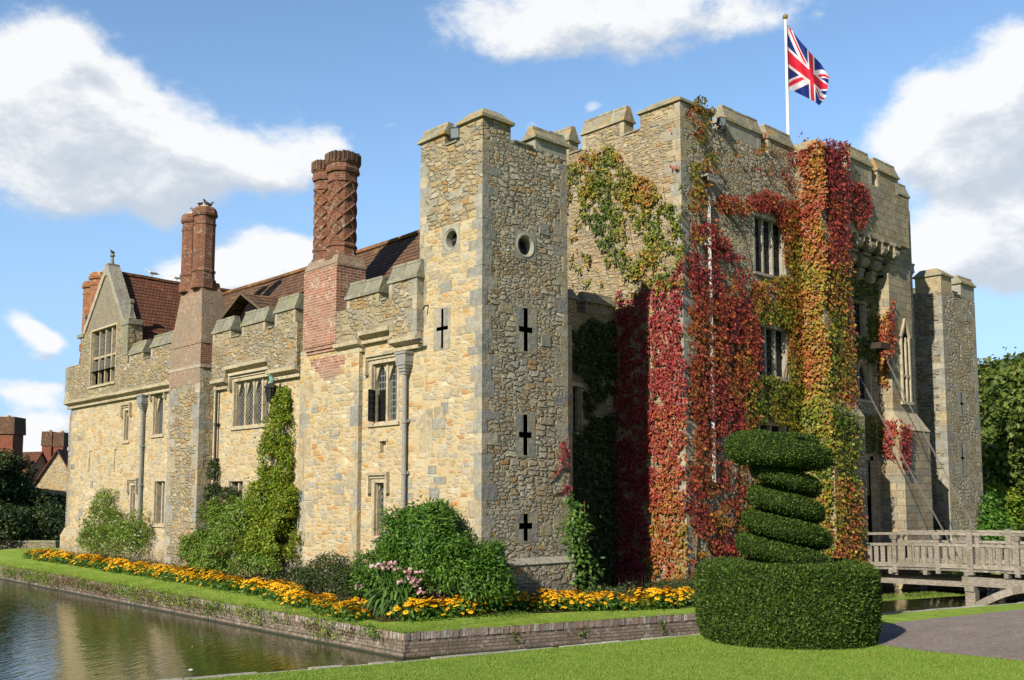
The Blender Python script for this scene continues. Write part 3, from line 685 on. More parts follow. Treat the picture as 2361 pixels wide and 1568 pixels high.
def corner_tower(x0, x1, y0, y1, zt, holesL, holesF, plinth, ml, mf, greyl=False, label=None, mh=.43):
    mb = MB(); fl = Fac('x', x0); ff = Fac('y', y0); zb = -1.4
    A = M['stone']; B = M['stone_grey']
    fl.wall(mb, y0, y1, zb, zt, holesL, .45, M['stone'] if not greyl else M['stone_shade'], back=False)
    ff.wall(mb, x0, x1, zb, zt, holesF, .45, B, back=False)
    mb.box(x0+.4, x1, y0+.4, y1, zb, zt-.003, A)
    mb.box(x1-.4, x1-.003, y0+.01, y0+.5, zb, zt-.005, A)
    # upper part of the left face is older, greyer
    if not greyl: fl.box(mb, y0+.002, y1-.002, -.0035, .2, zt-2.35, zt-.002, M['stone_old'])
    quoins(mb, x0, y0, plinth, zt-.2, M['ashlar']); quoins(mb, x1, y0, plinth, zt-.2, M['ashlar'], sx=-1, sy=1, big=.5)
    quoins(mb, x0, y1, 7.5 if not greyl else plinth, zt-.2, M['ashlar'], sx=1, sy=-1, big=.5)
    coursestones(mb, fl, y0+.6, y1-.4, 1, zt-.4, 24 if not greyl else 5, M['ashlar'], avoid=[(21.6, 22.7, 6.4, 8.2), (21.2, 22.2, 9.2, 10.5)]); coursestones(mb, ff, x0+.5, x1-.3, 1, zt-.4, 16, M['ashlar'], avoid=[(18.85, 19.85, -1, 11), (47.4, 48.6, -1, 11)])
    # battered plinth
    o = .16
    v = [(x0-o, y0-o, zb), (x1+o, y0-o, zb), (x1+o, y1, zb), (x0-o, y1, zb), (x0-o, y0-o, plinth-.12), (x1+o, y0-o, plinth-.12), (x1+o, y1, plinth-.12), (x0-o, y1, plinth-.12)]
    mb.hexa(v, B)
    v = v[4:]+[(x0-.02, y0-.02, plinth+.05), (x1+.02, y0-.02, plinth+.05), (x1+.02, y1, plinth+.05), (x0-.02, y1, plinth+.05)]
    mb.hexa([(a[0]-.03*(1 if i in (0, 3) else -1), a[1]-.03*(1 if i < 2 else 0), a[2]) if i < 4 else a for i, a in enumerate(v)], M['ashlar'])
    ff.box(mb, mf[0]+.1, mf[1][0]-.1, -.05, .42, zt+.001, zt+.05, M['copingdark']); fl.box(mb, ml[0]+.1, ml[1][0]-.1, -.05, .42, zt+.001, zt+.05, M['copingdark'])
    T_ = mb.build('corner_tower', CASTLE, **({'label': label} if label else {}))
    # battlements: merlons in stone, copings as sub-part
    th = .42; zm = zt+mh; g = M['ashlar']
    cx1 = mf[0]; cy1 = ml[0]
    def fin(bt, cp): cp.build('coping', bt.build('merlon', CASTLE))
    bt = MB(); cp = MB(); bt.box(x0, cx1, y0, cy1, zt+.002, zm, g if greyl else M['stone_old']); corner_cap(cp, x0, cx1, y0, cy1, zm, M['coping'], h=.42); fin(bt, cp)
    for a, b in mf[1:]: bt = MB(); cp = MB(); ff.box(bt, a, b, .0, th, zt+.002, zm-.1, M['slitstone']); cap(cp, ff, a, b, 0, th, zm-.1, M['coping'], h=.36); fin(bt, cp)
    for a, b in ml[1:]: bt = MB(); cp = MB(); fl.box(bt, a, b, .0, th, zt+.002, zm-.06, M['stone_old']); cap(cp, fl, a, b, 0, th, zm-.06, M['coping'], h=.36); fin(bt, cp)
    bt = MB(); cp = MB(); Fac('y', y1-.42).box(bt, x1-1.0, x1, 0, .42, zt+.002, zm-.1, M['slitstone']); cap(cp, Fac('y', y1-.42), x1-1., x1, 0, .42, zm-.1, M['coping'], h=.36); fin(bt, cp)
hl = [sqhole(21.71, 9.83, .27)]+crosshole(22.07, 6.73, 7.87, .10, .52, .50, .11)
hf = [sqhole(19.33, 9.66, .28)]+crosshole(19.34, 6.62, 7.86, .17, .54, .50, .16)+crosshole(19.32, 3.68, 4.82, .17, .50, .5, .16)+crosshole(19.33, 1.3, 2.05, .17, .52, .55, .17)
corner_tower(17.7, 21.04, 20.35, 23.15, 12.62, hl, hf, .78, [21.35, (22.02, 23.15)], [18.76, (19.74, 21.04)], label='near square tower with round windows, cross slits and lichened coping')
roundel(FL_, 21.71, 9.83); roundel(FF, 19.33, 9.66, .26)
cross_slit(FL_, 22.07, 6.73, 7.87, .10, .52, .50, .11, pad=.10, label='cross-shaped arrow slit on the sunlit tower side'); cross_slit(FF, 19.34, 6.62, 7.86, .17, .54, .50, .16, pad=.12); cross_slit(FF, 19.32, 3.68, 4.82, .17, .50, .5, .16, pad=.12); cross_slit(FF, 19.33, 1.3, 2.05, .17, .52, .55, .17, pad=.14)
F2 = Fac('y', YF)
hf = [(48.0, 48.16, 9.0, 9.85)]+crosshole(48.03, 6.4, 7.5, .12, .42, .5)+crosshole(47.85, 3.55, 5.1, .12, .42, .52)
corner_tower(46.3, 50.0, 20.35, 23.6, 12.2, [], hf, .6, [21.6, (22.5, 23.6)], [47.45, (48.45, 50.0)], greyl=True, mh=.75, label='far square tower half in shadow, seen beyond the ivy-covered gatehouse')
for a in ((48.03, 6.4, 7.5, .12, .42, .5), (47.85, 3.55, 5.1, .12, .42, .52)): cross_slit(FF, *a)

# ------------------------------------------------------------------ castle: long residential range (faces left of picture)
mb = MB()
W = dict(main4=(31.85, 34.5, 5.14, 6.84), main2=(24.2, 25.55, 4.80, 6.62), lan1=(44.32, 44.86, 5.05, 6.42), tall=(40.72, 41.75, 5.17, 7.0), n1=(48.6, 49.0, 3.70, 4.72), n2=(45.55, 45.9, 3.68, 4.70),
         lan2=(43.3, 43.85, 1.5, 3.05), two=(40.3, 41.35, 1.42, 3.2), small2=(33.6, 34.7, 2.3, 3.12), arch=(24.80, 25.33, 1.35, 2.97), sq=(24.75, 25.05, 3.85, 4.2), slit=(22.76, 22.82, 3.77, 4.9))
# lower wall, in two planes: breast of the twisted chimney stands proud
yb0, yb1 = 26.03, 29.54
FL_.wall(mb, 23.15, yb0, -.9, 8.4, [W['main2'], W['arch'], W['sq']], 1.0, M['stone'], back=False)
FL_.wall(mb, yb1-.5, 51.6, -.9, 8.4, [W[k] for k in ('main4', 'lan1', 'tall', 'n1', 'n2', 'lan2', 'two', 'small2')], 1.0, M['stone'], back=False)
FB = Fac('x', XF-.14); FB.wall(mb, yb0, yb1, -.9, 7.4, [], 1., M['stone'], back=False)
mb.box(18.6, 24.2, 23.2, 51.6, -.9, 8.3, M['stone'])
quoins(mb, XF-.14, yb0, -.3, 6.2, M['ashlar'], sx=1, sy=1, big=.55, h=.5); quoins(mb, XF-.14, yb1, -.3, 6.2, M['ashlar'], sx=1, sy=-1, big=.9, small=.5, h=.55)
quoins(mb, XF, 51.6, 1.1, 7.0, M['ashlar'], sx=1, sy=-1, big=.7)
coursestones(mb, FL_, 23.4, 24.0, 0, 6.5, 3, M['ashlar']); coursestones(mb, FB, 26.6, 28.8, 0, 6, 7, M['ashlar']); coursestones(mb, FL_, 30, 31.5, 0, 6.3, 5, M['ashlar'])
coursestones(mb, FL_, 45.5, 51, 0, 6.8, 14, M['ashlar'])
# plinths
for (a, b, c) in ((46.8, 51.9, 1.0), (39.0, 46.8, .75), (29.6, 35.8, .4)):
    o = .2; q = [(XF-o, a, -1), (XF, a, -1), (XF, b, -1), (XF-o, b, -1), (XF-o, a, c-.35), (XF, a, c-.35), (XF, b, c-.35), (XF-o, b, c-.35)]; mb.hexa(q, M['stone'])
    q = q[4:]+[(XF-.01, a, c), (XF+.05, a, c), (XF+.05, b, c), (XF-.01, b, c)]; mb.hexa(q, M['ashlar'])
mb.box(XF-.2-.14, XF, yb0-.05, yb1+.05, -1, -.05, M['ashlar'])
RANGE = mb.build('range_wall', CASTLE, label='long sunlit wall of the residential range, left of the near tower')
# oversailing upper stage (parapet wall) with string course underneath
XP = XF-.25; FP = Fac('x', XP)
mb = MB(); sc = MB()
def upper(u0, u1, z0, z1, holes=(), mat='stone_old'):
    FP.wall(mb, u0, u1, z0, z1, list(holes), .62, M[mat], rec=.34)
    FP.quad(mb, [(u0, 0, z0), (u1, 0, z0), (u1, .4, z0), (u0, .4, z0)][::-1], M[mat])
def string(u0, u1, z):
    n = max(1, int((u1-u0)/.9)); w = (u1-u0)/n
    for i in range(n):
        a = u0+i*w; dz = jit(.012)
        q = [FP.P(a, -.06, z-.02+dz), FP.P(a+w-.01, -.06, z-.02+dz), FP.P(a+w-.01, .3, z-.16), FP.P(a, .3, z-.16), FP.P(a, -.07, z+.10+dz), FP.P(a+w-.01, -.07, z+.10+dz), FP.P(a+w-.01, .3, z+.16), FP.P(a, .3, z+.16)]
        q = [q[1], q[0], q[3], q[2], q[5], q[4], q[7], q[6]]; sc.hexa(q, M['dressed'])
    FP.box(sc, u0, u1, .1, .3, z-.26, z-.158, M['dressed'])
segs = [(22.95, 24.3, 7.10), (24.3, 25.9, 7.52), (25.9, 27.3, 7.30), (29.6, 31.6, 6.85), (31.6, 34.75, 7.30), (34.75, 35.9, 6.85)]
for a, b, c in segs:
    mb = MB(); sc = MB(); upper(a, b, c, 8.45); string(a, b, c)
    if a < 23: quoins(mb, XP, 22.95, 7.1, 9.0, M['ashlar'], sx=1, sy=1, big=.4, small=.25)
    for u0, u1 in ((24.45, 24.72), (33.65, 34.25), (31.25, 31.7)):
        if a <= u0 < b: FP.box(mb, u0, min(u1, b), -.05, .5, 8.451, 8.5, M['copingdark'])
    sc.build('string_course', mb.build('parapet_wall', CASTLE))
mb = MB(); sc = MB(); upper(38.9, 42.3, 7.16, 8.45); string(38.9, 42.3, 7.16); FP.box(mb, 41.7, 42.29, -.05, .5, 8.451, 8.5, M['copingdark'])
upper(42.3, 51.95, 7.16, 8.45, [(45.5, 48.6, 7.8, 8.45)]); string(42.3, 51.95, 7.16)
GW = (45.5, 48.6, 7.8, 10.42)
upper(44.1, 49.9, 8.4501, 10.5, [(45.5, 48.6, 8.45, 10.42)])
upper(49.9, 51.95, 8.4501, 9.0)
quoins(mb, XP, 51.95, 7.2, 9.0, M['ashlar'], sx=1, sy=-1, big=.5)
sc.build('string_course', mb.build('parapet_wall', CASTLE))
def merlon(u0, u1, z0, z1, ends='vv', h=.50):
    bt = MB(); cp = MB()
    FP.box(bt, u0, u1, 0, .45, z0, z1, M['stone_old']); FP.box(bt, u0-.008, u0+.16, -.008, .458, z0, z1+.002, M['ashlar']); FP.box(bt, u1-.16, u1+.008, -.008, .458, z0, z1+.002, M['ashlar'])
    cap(cp, FP, u0, u1, 0, .45, z1, M['copingdark'], h=h, over=.06); cp.build('coping', bt.build('merlon', CASTLE))
for a, b, c in ((22.95, 24.32, 8.90), (24.85, 26.6, 8.74), (29.75, 31.12, 8.92), (31.8, 33.52, 8.76), (34.38, 35.85, 8.76), (39.0, 41.6, 8.86), (42.4, 43.9, 8.78)): merlon(a, b, 8.452, c)
# windows of the range
a = W['main4']; window(FL_, *a, lights=4, arch='pointed', hood=True, name='window', label='four-light arched window beside the lantern')
a = W['main2']; window(FL_, *a, lights=2, arch='pointed', hood=True, glass='glassq', label='two-light arched window with its left casement open')
window(FP, *GW, lights=4, rows=2, glass='glass', fw=.06, label='large four-light window under the gable')
window(FL_, *W['lan1'], arch='round', hood=True, glass='glassq'); window(FL_, *W['tall'], lights=1, arch='pointed', hood=True)
window(FL_, *W['lan2'], arch='round', hood=True, glass='glassq'); window(FL_, *W['two'], lights=2); window(FL_, *W['small2'], lights=2, sill=False)
window(FL_, *W['arch'], arch='round', hood=True, label='narrow round-headed window low beside the big bush')
for k in ('n1', 'n2'):
    a = W[k]; m_ = MB(); FL_.box(m_, a[0]-.05, a[1]+.05, .05, .3, a[2]-.05, a[3]+.05, M['dressed']); m_.build('blocked_window', CASTLE)
a = W['sq']; m_ = MB(); FL_.box(m_, a[0]-.01, a[1]+.01, .14, .3, a[2]-.02, a[3]+.02, M['dressed']); FL_.box(m_, a[0]-.1, a[1]+.08, -.04, .1, a[3], a[3]+.09, M['dressed']); m_.build('wall_niche', CASTLE)
m_ = MB(); F3 = Fac('x', XF-.008); F3.wall(m_, 22.5, 23.1, 3.65, 5.05, [W['slit']], .3, M['dressed'], back=False, rec=.25); m_.build('arrow_slit', CASTLE)
# open casement
mb = MB(); u, z0, z1 = 25.48, 4.83, 5.78; hx = XF+.05
p0 = np.array((hx, u-.04)); p1 = p0+np.array((-.40, -.20))*.85
for za, zb, h in ((z0, z0, .03), (z1, z1, .03)): mb.bar((*p0, za), (*p1, zb), .03, M['blackmetal'])
mb.bar((*p0, z0), (*p0, z1), .03, M['blackmetal']); mb.bar((*p1, z0), (*p1, z1), .03, M['blackmetal'])
for k in range(1, 6): zz = z0+(z1-z0)*k/6; mb.bar((*p0, zz), (*p1, zz), .012, M['lead'])
mb.bar((*(p0*.5+p1*.5), z0), (*(p0*.5+p1*.5), z1), .012, M['lead'])
mb.add([(*p0, z0), (*p1, z0), (*p1, z1), (*p0, z1)], [(0, 1, 2, 3)], M['glassq']); mb.build('open_casement', CASTLE)
mb = MB(); mb.box(XF+.24, XF+.25, 24.95, 25.47, 4.83, 5.8, M['dark']); mb.build('window_opening', CASTLE)

# steep gable with kneelers and finials
mb = MB(); ga, gb, gap, gzb, gzt = 44.1, 49.9, 46.95, 10.5, 13.15
xa, xb = XP, XP+.5
mb.add([(xa+.02, ga+.75, gzb), (xa+.02, gb-.4, gzb), (xa+.02, gap, gzt), (xb, ga+.75, gzb), (xb, gb-.4, gzb), (xb, gap, gzt)], [(0, 2, 1), (3, 4, 5), (0, 3, 5, 2), (1, 2, 5, 4)], M['gablefill'])
for (y0_, y1_) in ((ga+.45, gap), (gb-.15, gap)):
    mb.bar((XP+.24, y0_, gzb-.02), (XP+.24, y1_, gzt+.12), .6, M['copingdark'], .17, up=(1, 0, 0)) if False else None
    q = []
    s = 1 if y1_ > y0_ else -1
    for x in (XP-.05, XP+.55): q += [(x, y0_-s*.05, gzb-.12), (x, y0_+s*.24, gzb-.12), (x, y1_+s*.0, gzt-.06), (x, y1_-s*.08, gzt+.30)]
    mb.add(q, [(0, 1, 2, 3), (7, 6, 5, 4), (0, 3, 7, 4), (1, 5, 6, 2), (0, 4, 5, 1), (3, 2, 6, 7)], M['ashlar'])
mb.box(XP-.03, XP+.5, gap-.14, gap+.14, gzt-.25, gzt+.32, M['coping'])
GB = mb.build('gable', CASTLE, label='steep pointed gable with pale infill and carved finial')
mb = MB()
mb.lathe((XP+.22, gap), [(gzt+.28, .10), (gzt+.34, .12), (gzt+.38, .085), (gzt+.66, .06), (gzt+.70, .12), (gzt+.76, .12), (gzt+.82, .05)], M['copingdark'], 6)
mb.build('finial', GB)
for y_, zb_ in ((ga+.30, 10.35), (gb+.05, 10.4)):
    m_ = MB(); m_.box(XP-.07, XP+.55, y_-.42, y_+.42, zb_-.12, zb_+.06, M['copingdark']); m_.lathe((XP+.2, y_), [(zb_+.05, .22), (zb_+.2, .17), (zb_+.25, .12), (zb_+.85, .09), (zb_+.9, .14), (zb_+1.0, .14), (zb_+1.08, .06)], M['copingdark'], 4, rot=pi/4)
    if y_ < 46: m_.box(XP-.03, XP+.4, y_-.28, y_+.3, zb_-1.5, zb_-.12, M['copingdark'])
    m_.build('kneeler_pinnacle', GB)

# roofs
def roofprism(axis, a0, a1, e0, e1, ridge, ze0, ze1, zr, mat, name, label=None, over=.0, soffit=True, N=14, sag=.09):
    """gable roof with a slightly sagging ridge; axis 'y': ridge runs along Y at x=ridge, eaves at x=e0,e1"""
    m_ = MB(); V = []; 
    for i in range(N+1):
        f = i/N; t = a0+(a1-a0)*f; s = -sag*sin(pi*f)+jit(.012)
        for (e, z) in ((e0, ze0), (ridge, zr+s), (e1, ze1)): V.append((e, t, z) if axis == 'y' else (t, e, z))
    Fs = []
    for i in range(N): k = i*3; Fs += [(k, k+1, k+4, k+3), (k+1, k+2, k+5, k+4)]
    m_.add(V, Fs, mat); m_.add([V[0], V[1], V[2], V[-3], V[-2], V[-1]], [(0, 1, 2), (3, 5, 4)], M['palebrick'])
    for i in range(N):
        a, b = V[i*3+1], V[i*3+4]; m_.bar((a[0], a[1], a[2]+.03), (b[0], b[1], b[2]+.03), .2, M['ridgetile'], .12)
    return m_.build(name, CASTLE, **({'label': label} if label else {}))
M['ridgetile'] = islandstone('ridge tiles', [(0, (.12, .06, .035)), (1, (.2, .1, .05))], lich=(.34, .2, .05), lamt=.7)
roofprism('y', 23.9, 47, 18.05, 24.8, 21.5, 8.35, 8.35, 12.02, M['tile'], 'roof', 'long brown tiled roof behind the battlements')
roofprism('x', XP+.5, 26, 43.0, 50.6, gap, 8.2, 8.2, 13.1, M['redtile'], 'roof', 'steep red tiled roof behind the pointed gable')
# dormer: dark tiled gablet on the long roof
mb = MB(); zr = 10.2
A_ = [(17.95, 32.5, 9.15), (17.95, 36.8, 9.15), (17.85, 34.4, zr), (21.4, 34.4, zr+.15), (20.6, 32.3, 9.3), (20.6, 37.0, 9.3)]
mb.add(A_, [(2, 3, 5, 1), (0, 4, 3, 2)], M['tile']); mb.add([(18.25, 32.9, 8.4), (18.25, 36.4, 8.4), (18.2, 34.4, zr-.15)], [(0, 1, 2)], M['dark'])
mb.bar((17.9, 36.85, 9.1), (17.82, 34.4, zr), .06, M['bark'], .09); mb.bar((17.9, 32.45, 9.1), (17.82, 34.4, zr), .06, M['bark'], .09)
mb.build('dormer', CASTLE, label='low dark gabled dormer on the long roof')
mb = MB(); mb.box(18.6, 20, 30.0, 31.9, 9.0, 9.85, M['dark']); mb.box(18.5, 20.6, 29.6, 32.1, 9.85, 9.93, M['tile'])
for k in range(5): mb.box(18.57, 18.61, 30.1+k*.4, 30.16+k*.4, 9.05, 9.84, M['lead'])
mb.build('roof_hatch', CASTLE)
mb = MB(); mb.box(18.2, 19.6, 24.2, 25.2, 8.2, 8.95, M['dark']); 
for k in range(5): mb.box(18.15, 18.22, 24.2, 25.2, 8.25+k*.15, 8.32+k*.15, M['tile'])
mb.build('roof_hatch', CASTLE)

# chimneys
def shaft(c, zb, zt, r, mat, twist=False, crown='oct', nn=8):
    mb = MB(); rc = r/cos(pi/8)
    prof = [(zb-.35, rc*1.18), (zb, rc*1.18), (zb+.05, rc*1.05), (zb+.28, rc*1.03), (zb+.30, rc*1.12), (zb+.38, rc*1.12), (zb+.42, rc)]
    n = 8
    if twist: n = 16; prof = [(a, b*.96) for a, b in prof]
    zs = zb+.42; ze = zt-1.0 if twist else zt-.75
    prof += [(ze, prof[-1][1]), (ze+.02, rc*1.07), (ze+.10, rc*1.07), (ze+.12, rc*.99), (ze+.34, rc*.99), (ze+.36, rc*1.14), (ze+.46, rc*1.20), (ze+.52, rc*1.13), (ze+.62, rc*1.1)]
    if twist: prof += [(ze+.66, rc*1.2), (ze+.72, rc*1.2), (ze+.74, rc*1.12), (zt-.04, rc*1.08), (zt-.04, rc*.5)]
    else: prof += [(zt-.04, rc*.98), (zt-.04, rc*.5)]
    mb.lathe(c, prof, mat, 8 if not twist else 8)
    if twist: # raised diaper ribs, both hands, and the crown of small merlons
        rr = rc*.93; H = ze-zs; turns = H/ (2*pi*rr)*1.05
        for h in (1, -1):
            for k in range(6):
                pts = []
                for i in range(25):
                    f = i/24; t = 2*pi*(k/6+h*turns*f); pts.append((c[0]+rr*cos(t), c[1]+rr*sin(t), zs+H*f))
                mb.tube(pts, .040, mat, 4, cap=True)
        for k in range(8):
            t = 2*pi*k/8; R_ = rc*1.08
            for off in (-.27, 0.0, .27):
                tt = t+off; mb.box(c[0]+R_*cos(tt)-.055, c[0]+R_*cos(tt)+.055, c[1]+R_*sin(tt)-.055, c[1]+R_*sin(tt)+.055, zt-.30, zt-.0+jit(.02), M['darkbrick'])
    mb.lathe(c, [(zt-.05, .20), (zt+.06, .19), (zt+.07, .10)], M['clay'], 10)
    return mb
M['darkbrick'] = brick('sooty brick', (.16, .085, .055), (.11, .06, .04), (.10, .08, .06), samt=.6, lich=(.24, .2, .13))
# left chimney: stone breast, brick shoulders, twin octagonal shafts
mb = MB(); bx = 17.12; fb = Fac('x', bx); y0_, y1_ = 36.15, 38.9
fb.box(mb, y0_, y1_, 0, .7, -.9, 7.6, M['stone_old']); 
q = [(bx, y0_, 7.6), (18.4, y0_, 7.6), (18.4, y1_, 7.6), (bx, y1_, 7.6), (bx-.0, y0_, 8.45), (18.5, y0_, 8.45), (18.5, y1_, 8.45), (bx-.0, y1_, 8.45)]; mb.hexa(q, M['redbrick'])
mb.box(bx-.03, 17.7, y0_-.06, y1_+.03, 7.5, 7.62, M['ashlar'])
fb.box(mb, y0_+.01, y1_-.01, -.012, .3, 6.9, 8.44, M['palebrick']); mb.box(bx-.011, 17.69, y0_-.012, y0_+.3, 7.64, 8.44, M['redbrick'])
quoins(mb, bx, y0_, -.3, 7.4, M['ashlar'], big=.5, h=.5); quoins(mb, bx, y1_, -.3, 7.4, M['ashlar'], sx=1, sy=-1, big=.6, h=.5)
mb.box(bx-.04, 18.52, y0_-.04, y1_+.04, 8.45, 8.58, M['palebrick'])
q = [(bx, y0_, 8.58), (18.5, y0_, 8.58), (18.5, y1_, 8.58), (bx, y1_, 8.58), (bx+.02, y0_+.12, 10.55), (17.95, y0_+.12, 10.55), (17.95, y1_-.75, 10.55), (bx+.02, y1_-.75, 10.55)]; mb.hexa(q, M['palebrick'])
mb.hexa([(bx+.02, y0_+.12, 10.55), (17.95, y0_+.12, 10.55), (17.95, y1_-.75, 10.55), (bx+.02, y1_-.75, 10.55), (bx+.05, y0_+.2, 10.9), (17.9, y0_+.2, 10.9), (17.9, y1_-.8, 10.9), (bx+.05, y1_-.8, 10.9)], M['redbrick'])
CH = mb.build('chimney', CASTLE, label='left chimney with pale sloping shoulders and two plain octagonal shafts')
shaft((17.37, 36.68), 11.0, 13.93, .385, M['shaftbrick']).build('chimney_shaft', CH); shaft((17.37, 37.80), 11.0, 13.88, .35, M['shaftbrick']).build('chimney_shaft', CH)
# right chimney: brick stack corbelled from the wall, twin patterned shafts
mb = MB(); bx = 17.43; y0_, y1_ = 27.2, 29.2
mb.box(bx, 18.55, y0_, y1_, 7.45, 10.0, M['brightbrick']) if 'brightbrick' in M else None
M['brightbrick'] = brick('pink red brick', (.34, .15, .10), (.20, .085, .06), (.50, .42, .33), bw=.27, bh=.092, samt=.45, lich=(.46, .42, .34), stain=(.30, .25, .19))
mb.box(bx, 18.55, y0_, y1_, 7.45, 10.0, M['brightbrick'])
for k in range(4): mb.box(bx+.04+k*.05, 18.3-k*.04, y0_+.05+k*.07, y1_-.05-k*.05, 7.45-.11*(k+1), 7.45-.11*k-.001, M['brightbrick'])
for k in range(7): mb.box(XF-.15-jit(.002), XF+.1, y0_-.35-.1*(k % 3)+.09*k, y1_-.3-.14*k+.1*(k % 2), 6.3+.11*(6-k), 6.41+.11*(6-k)-.001, M['brightbrick'])
mb.box(bx+.02, 18.57, y0_-.02, y1_+.02, 10.0, 10.08, M['palebrick'])
mb.hexa([(bx, y0_, 10.08), (18.55, y0_, 10.08), (18.55, y1_, 10.08), (bx, y1_, 10.08), (bx+.12, y0_+.1, 10.4), (18.5, y0_+.1, 10.4), (18.5, y1_-.1, 10.4), (bx+.12, y1_-.1, 10.4)], M['palebrick'])
CH = mb.build('chimney', CASTLE, label='tall red brick chimney with two diamond-patterned shafts')
shaft((18.02, 27.85), 10.45, 13.92, .455, M['shaftbrick'], True).build('chimney_shaft', CH); shaft((18.0, 28.78), 10.45, 13.85, .40, M['shaftbrick'], True).build('chimney_shaft', CH)
# chimney behind the gable end
mb = MB(); q = [(18.2, 51.2, 6.5), (20.2, 51.2, 6.5), (20.2, 53.3, 6.5), (18.2, 53.3, 6.5), (18.5, 51.3, 10.3), (20.1, 51.3, 10.3), (20.1, 52.9, 10.3), (18.5, 52.9, 10.3)]; mb.hexa(q, M['redbrick']); mb.box(18.2, 20.2, 51.2, 53.3, -.9, 6.5, M['stone_old'])
CH = mb.build('chimney', CASTLE, label='orange-red chimney behind the gable at the far left end'); M['orangebrick'] = brick('orange brick', (.34, .13, .055), (.26, .09, .042), (.30, .22, .15), samt=.35, lich=(.45, .38, .22))
shaft((18.95, 51.75), 10.4, 14.05, .48, M['orangebrick']).build('chimney_shaft', CH); shaft((18.95, 52.75), 10.4, 13.75, .46, M['orangebrick']).build('chimney_shaft', CH)

# ------------------------------------------------------------------ castle: curtain wall between tower and gatehouse
FC = Fac('y', 23.4); mb = MB()
cw = (24.15, 24.85, 4.75, 6.3)
FC.wall(mb, 20.9, 26.7, -.9, 8.85, [cw], 1.0, M['stone_keep'])
for a, b in ((21.4, 22.9), (23.6, 24.62), (25.1, 26.59)):
    bt = MB(); cp = MB(); FC.box(bt, a, b, 0, .45, 8.853, 9.25, M['stone_keep']); cap(cp, FC, a, b, 0, .45, 9.25, M['copingdark']); cp.build('coping', bt.build('merlon', CASTLE))
o = mb.build('curtain_wall', CASTLE, label='shadowed battlemented wall between near tower and gatehouse')
window(FC, *cw, lights=2, glass='glassd')

# ------------------------------------------------------------------ castle: gatehouse
XK = 26.6; FK = Fac('x', XK); ZG = 15.42
w1 = (30.9, 32.95, 10.75, 12.85); w2 = (30.9, 32.95, 6.95, 8.75); w3 = (30.3, 32.6, 3.6, 5.15); kslit = (24.5, 24.62, 12.3, 13.3)
ent = (36.2, 38.9, -1.4, 4.0); ori = (36.9, 39.2, 6.55, 8.1); up = (37.2, 39.0, 9.2, 10.6)
mb = MB()
FK.wall(mb, YF, 33, -1.4, ZG, [kslit], .5, M['stone_keep'], back=False)
FF.wall(mb, XK, 43.3, -1.4, ZG, [w1, w2, w3, ent, ori, up], .5, M['stone_grey'], back=False, rec=.35)
mb.box(XK+.45, 43.3, YF+.45, 33, -1.4, ZG-.01, M['stone_keep']); Fac('y', YF).box(mb, 42.85, 43.297, .01, .5, -1.4, ZG-.01, M['stone_keep'])
quoins(mb, XK, YF, -.3, ZG, M['ashlar'], big=.7, h=.36); quoins(mb, 43.3, YF, -.3, ZG, M['ashlar'], sx=-1)
FK.box(mb, YF-.02, YF+.5, -.12, .1, -1.4, .8, M['stone_keep'])
# ivy-clad turret
mb.box(33.8, 35.5, 19.3, YF+.01, -1.6, 15.85, M['stone_keep']); mb.box(33.6, 35.95, 18.95, YF+.01, -1.6, 5.6, M['stone_keep'])
mb.hexa([(33.6, 18.95, 5.6), (35.95, 18.95, 5.6), (35.95, YF, 5.6), (33.6, YF, 5.6), (33.8, 19.3, 6.4), (35.5, 19.3, 6.4), (35.5, YF, 6.4), (33.8, YF, 6.4)], M['ashlar'])
# right-hand pier
PL = M['ashpier'] = brick('pier ashlar', (.24, .225, .18), (.38, .315, .20), (.17, .155, .12), bw=.58, bh=.31, samt=.55, stain=(.24, .155, .07), bump=1., lich=(.17, .17, .145))
mb.box(39.9, 41.9, 19.75, YF+.01, -1.6, 13.0, PL); mb.box(39.88, 42.3, 19.35, YF+.01, -1.6, 5.3, PL)
mb.hexa([(39.88, 19.32, 5.3), (42.36, 19.32, 5.3), (42.36, YF, 5.3), (39.88, YF, 5.3), (39.9, 19.74, 6.1), (41.95, 19.74, 6.1), (41.95, YF, 6.1), (39.9, YF, 6.1)], M['dressed'])
mb.box(41.9, 43.29, YF-.05, YF+.02, -1.6, 15.4, PL)
# sloping offset at gate foot, wing walls into the moat
mb.box(39.9, 43.6, 18.9, YF, -1.6, .55, PL); mb.box(33.5, 36.0, 18.7, YF, -1.6, .1, M['stone_keep'])
FK.box(mb, 22.15, 22.8, -.05, .5, ZG+.001, ZG+.06, M['copingdark']); FF.box(mb, 28.5, 29.2, -.05, .5, ZG+.001, ZG+.06, M['copingdark']); FK.box(mb, 24.95, 25.55, -.05, .5, ZG+.001, ZG+.06, M['copingdark'])
GH = mb.build('gatehouse', CASTLE, label='great square gatehouse clothed in autumn creeper, right of centre')
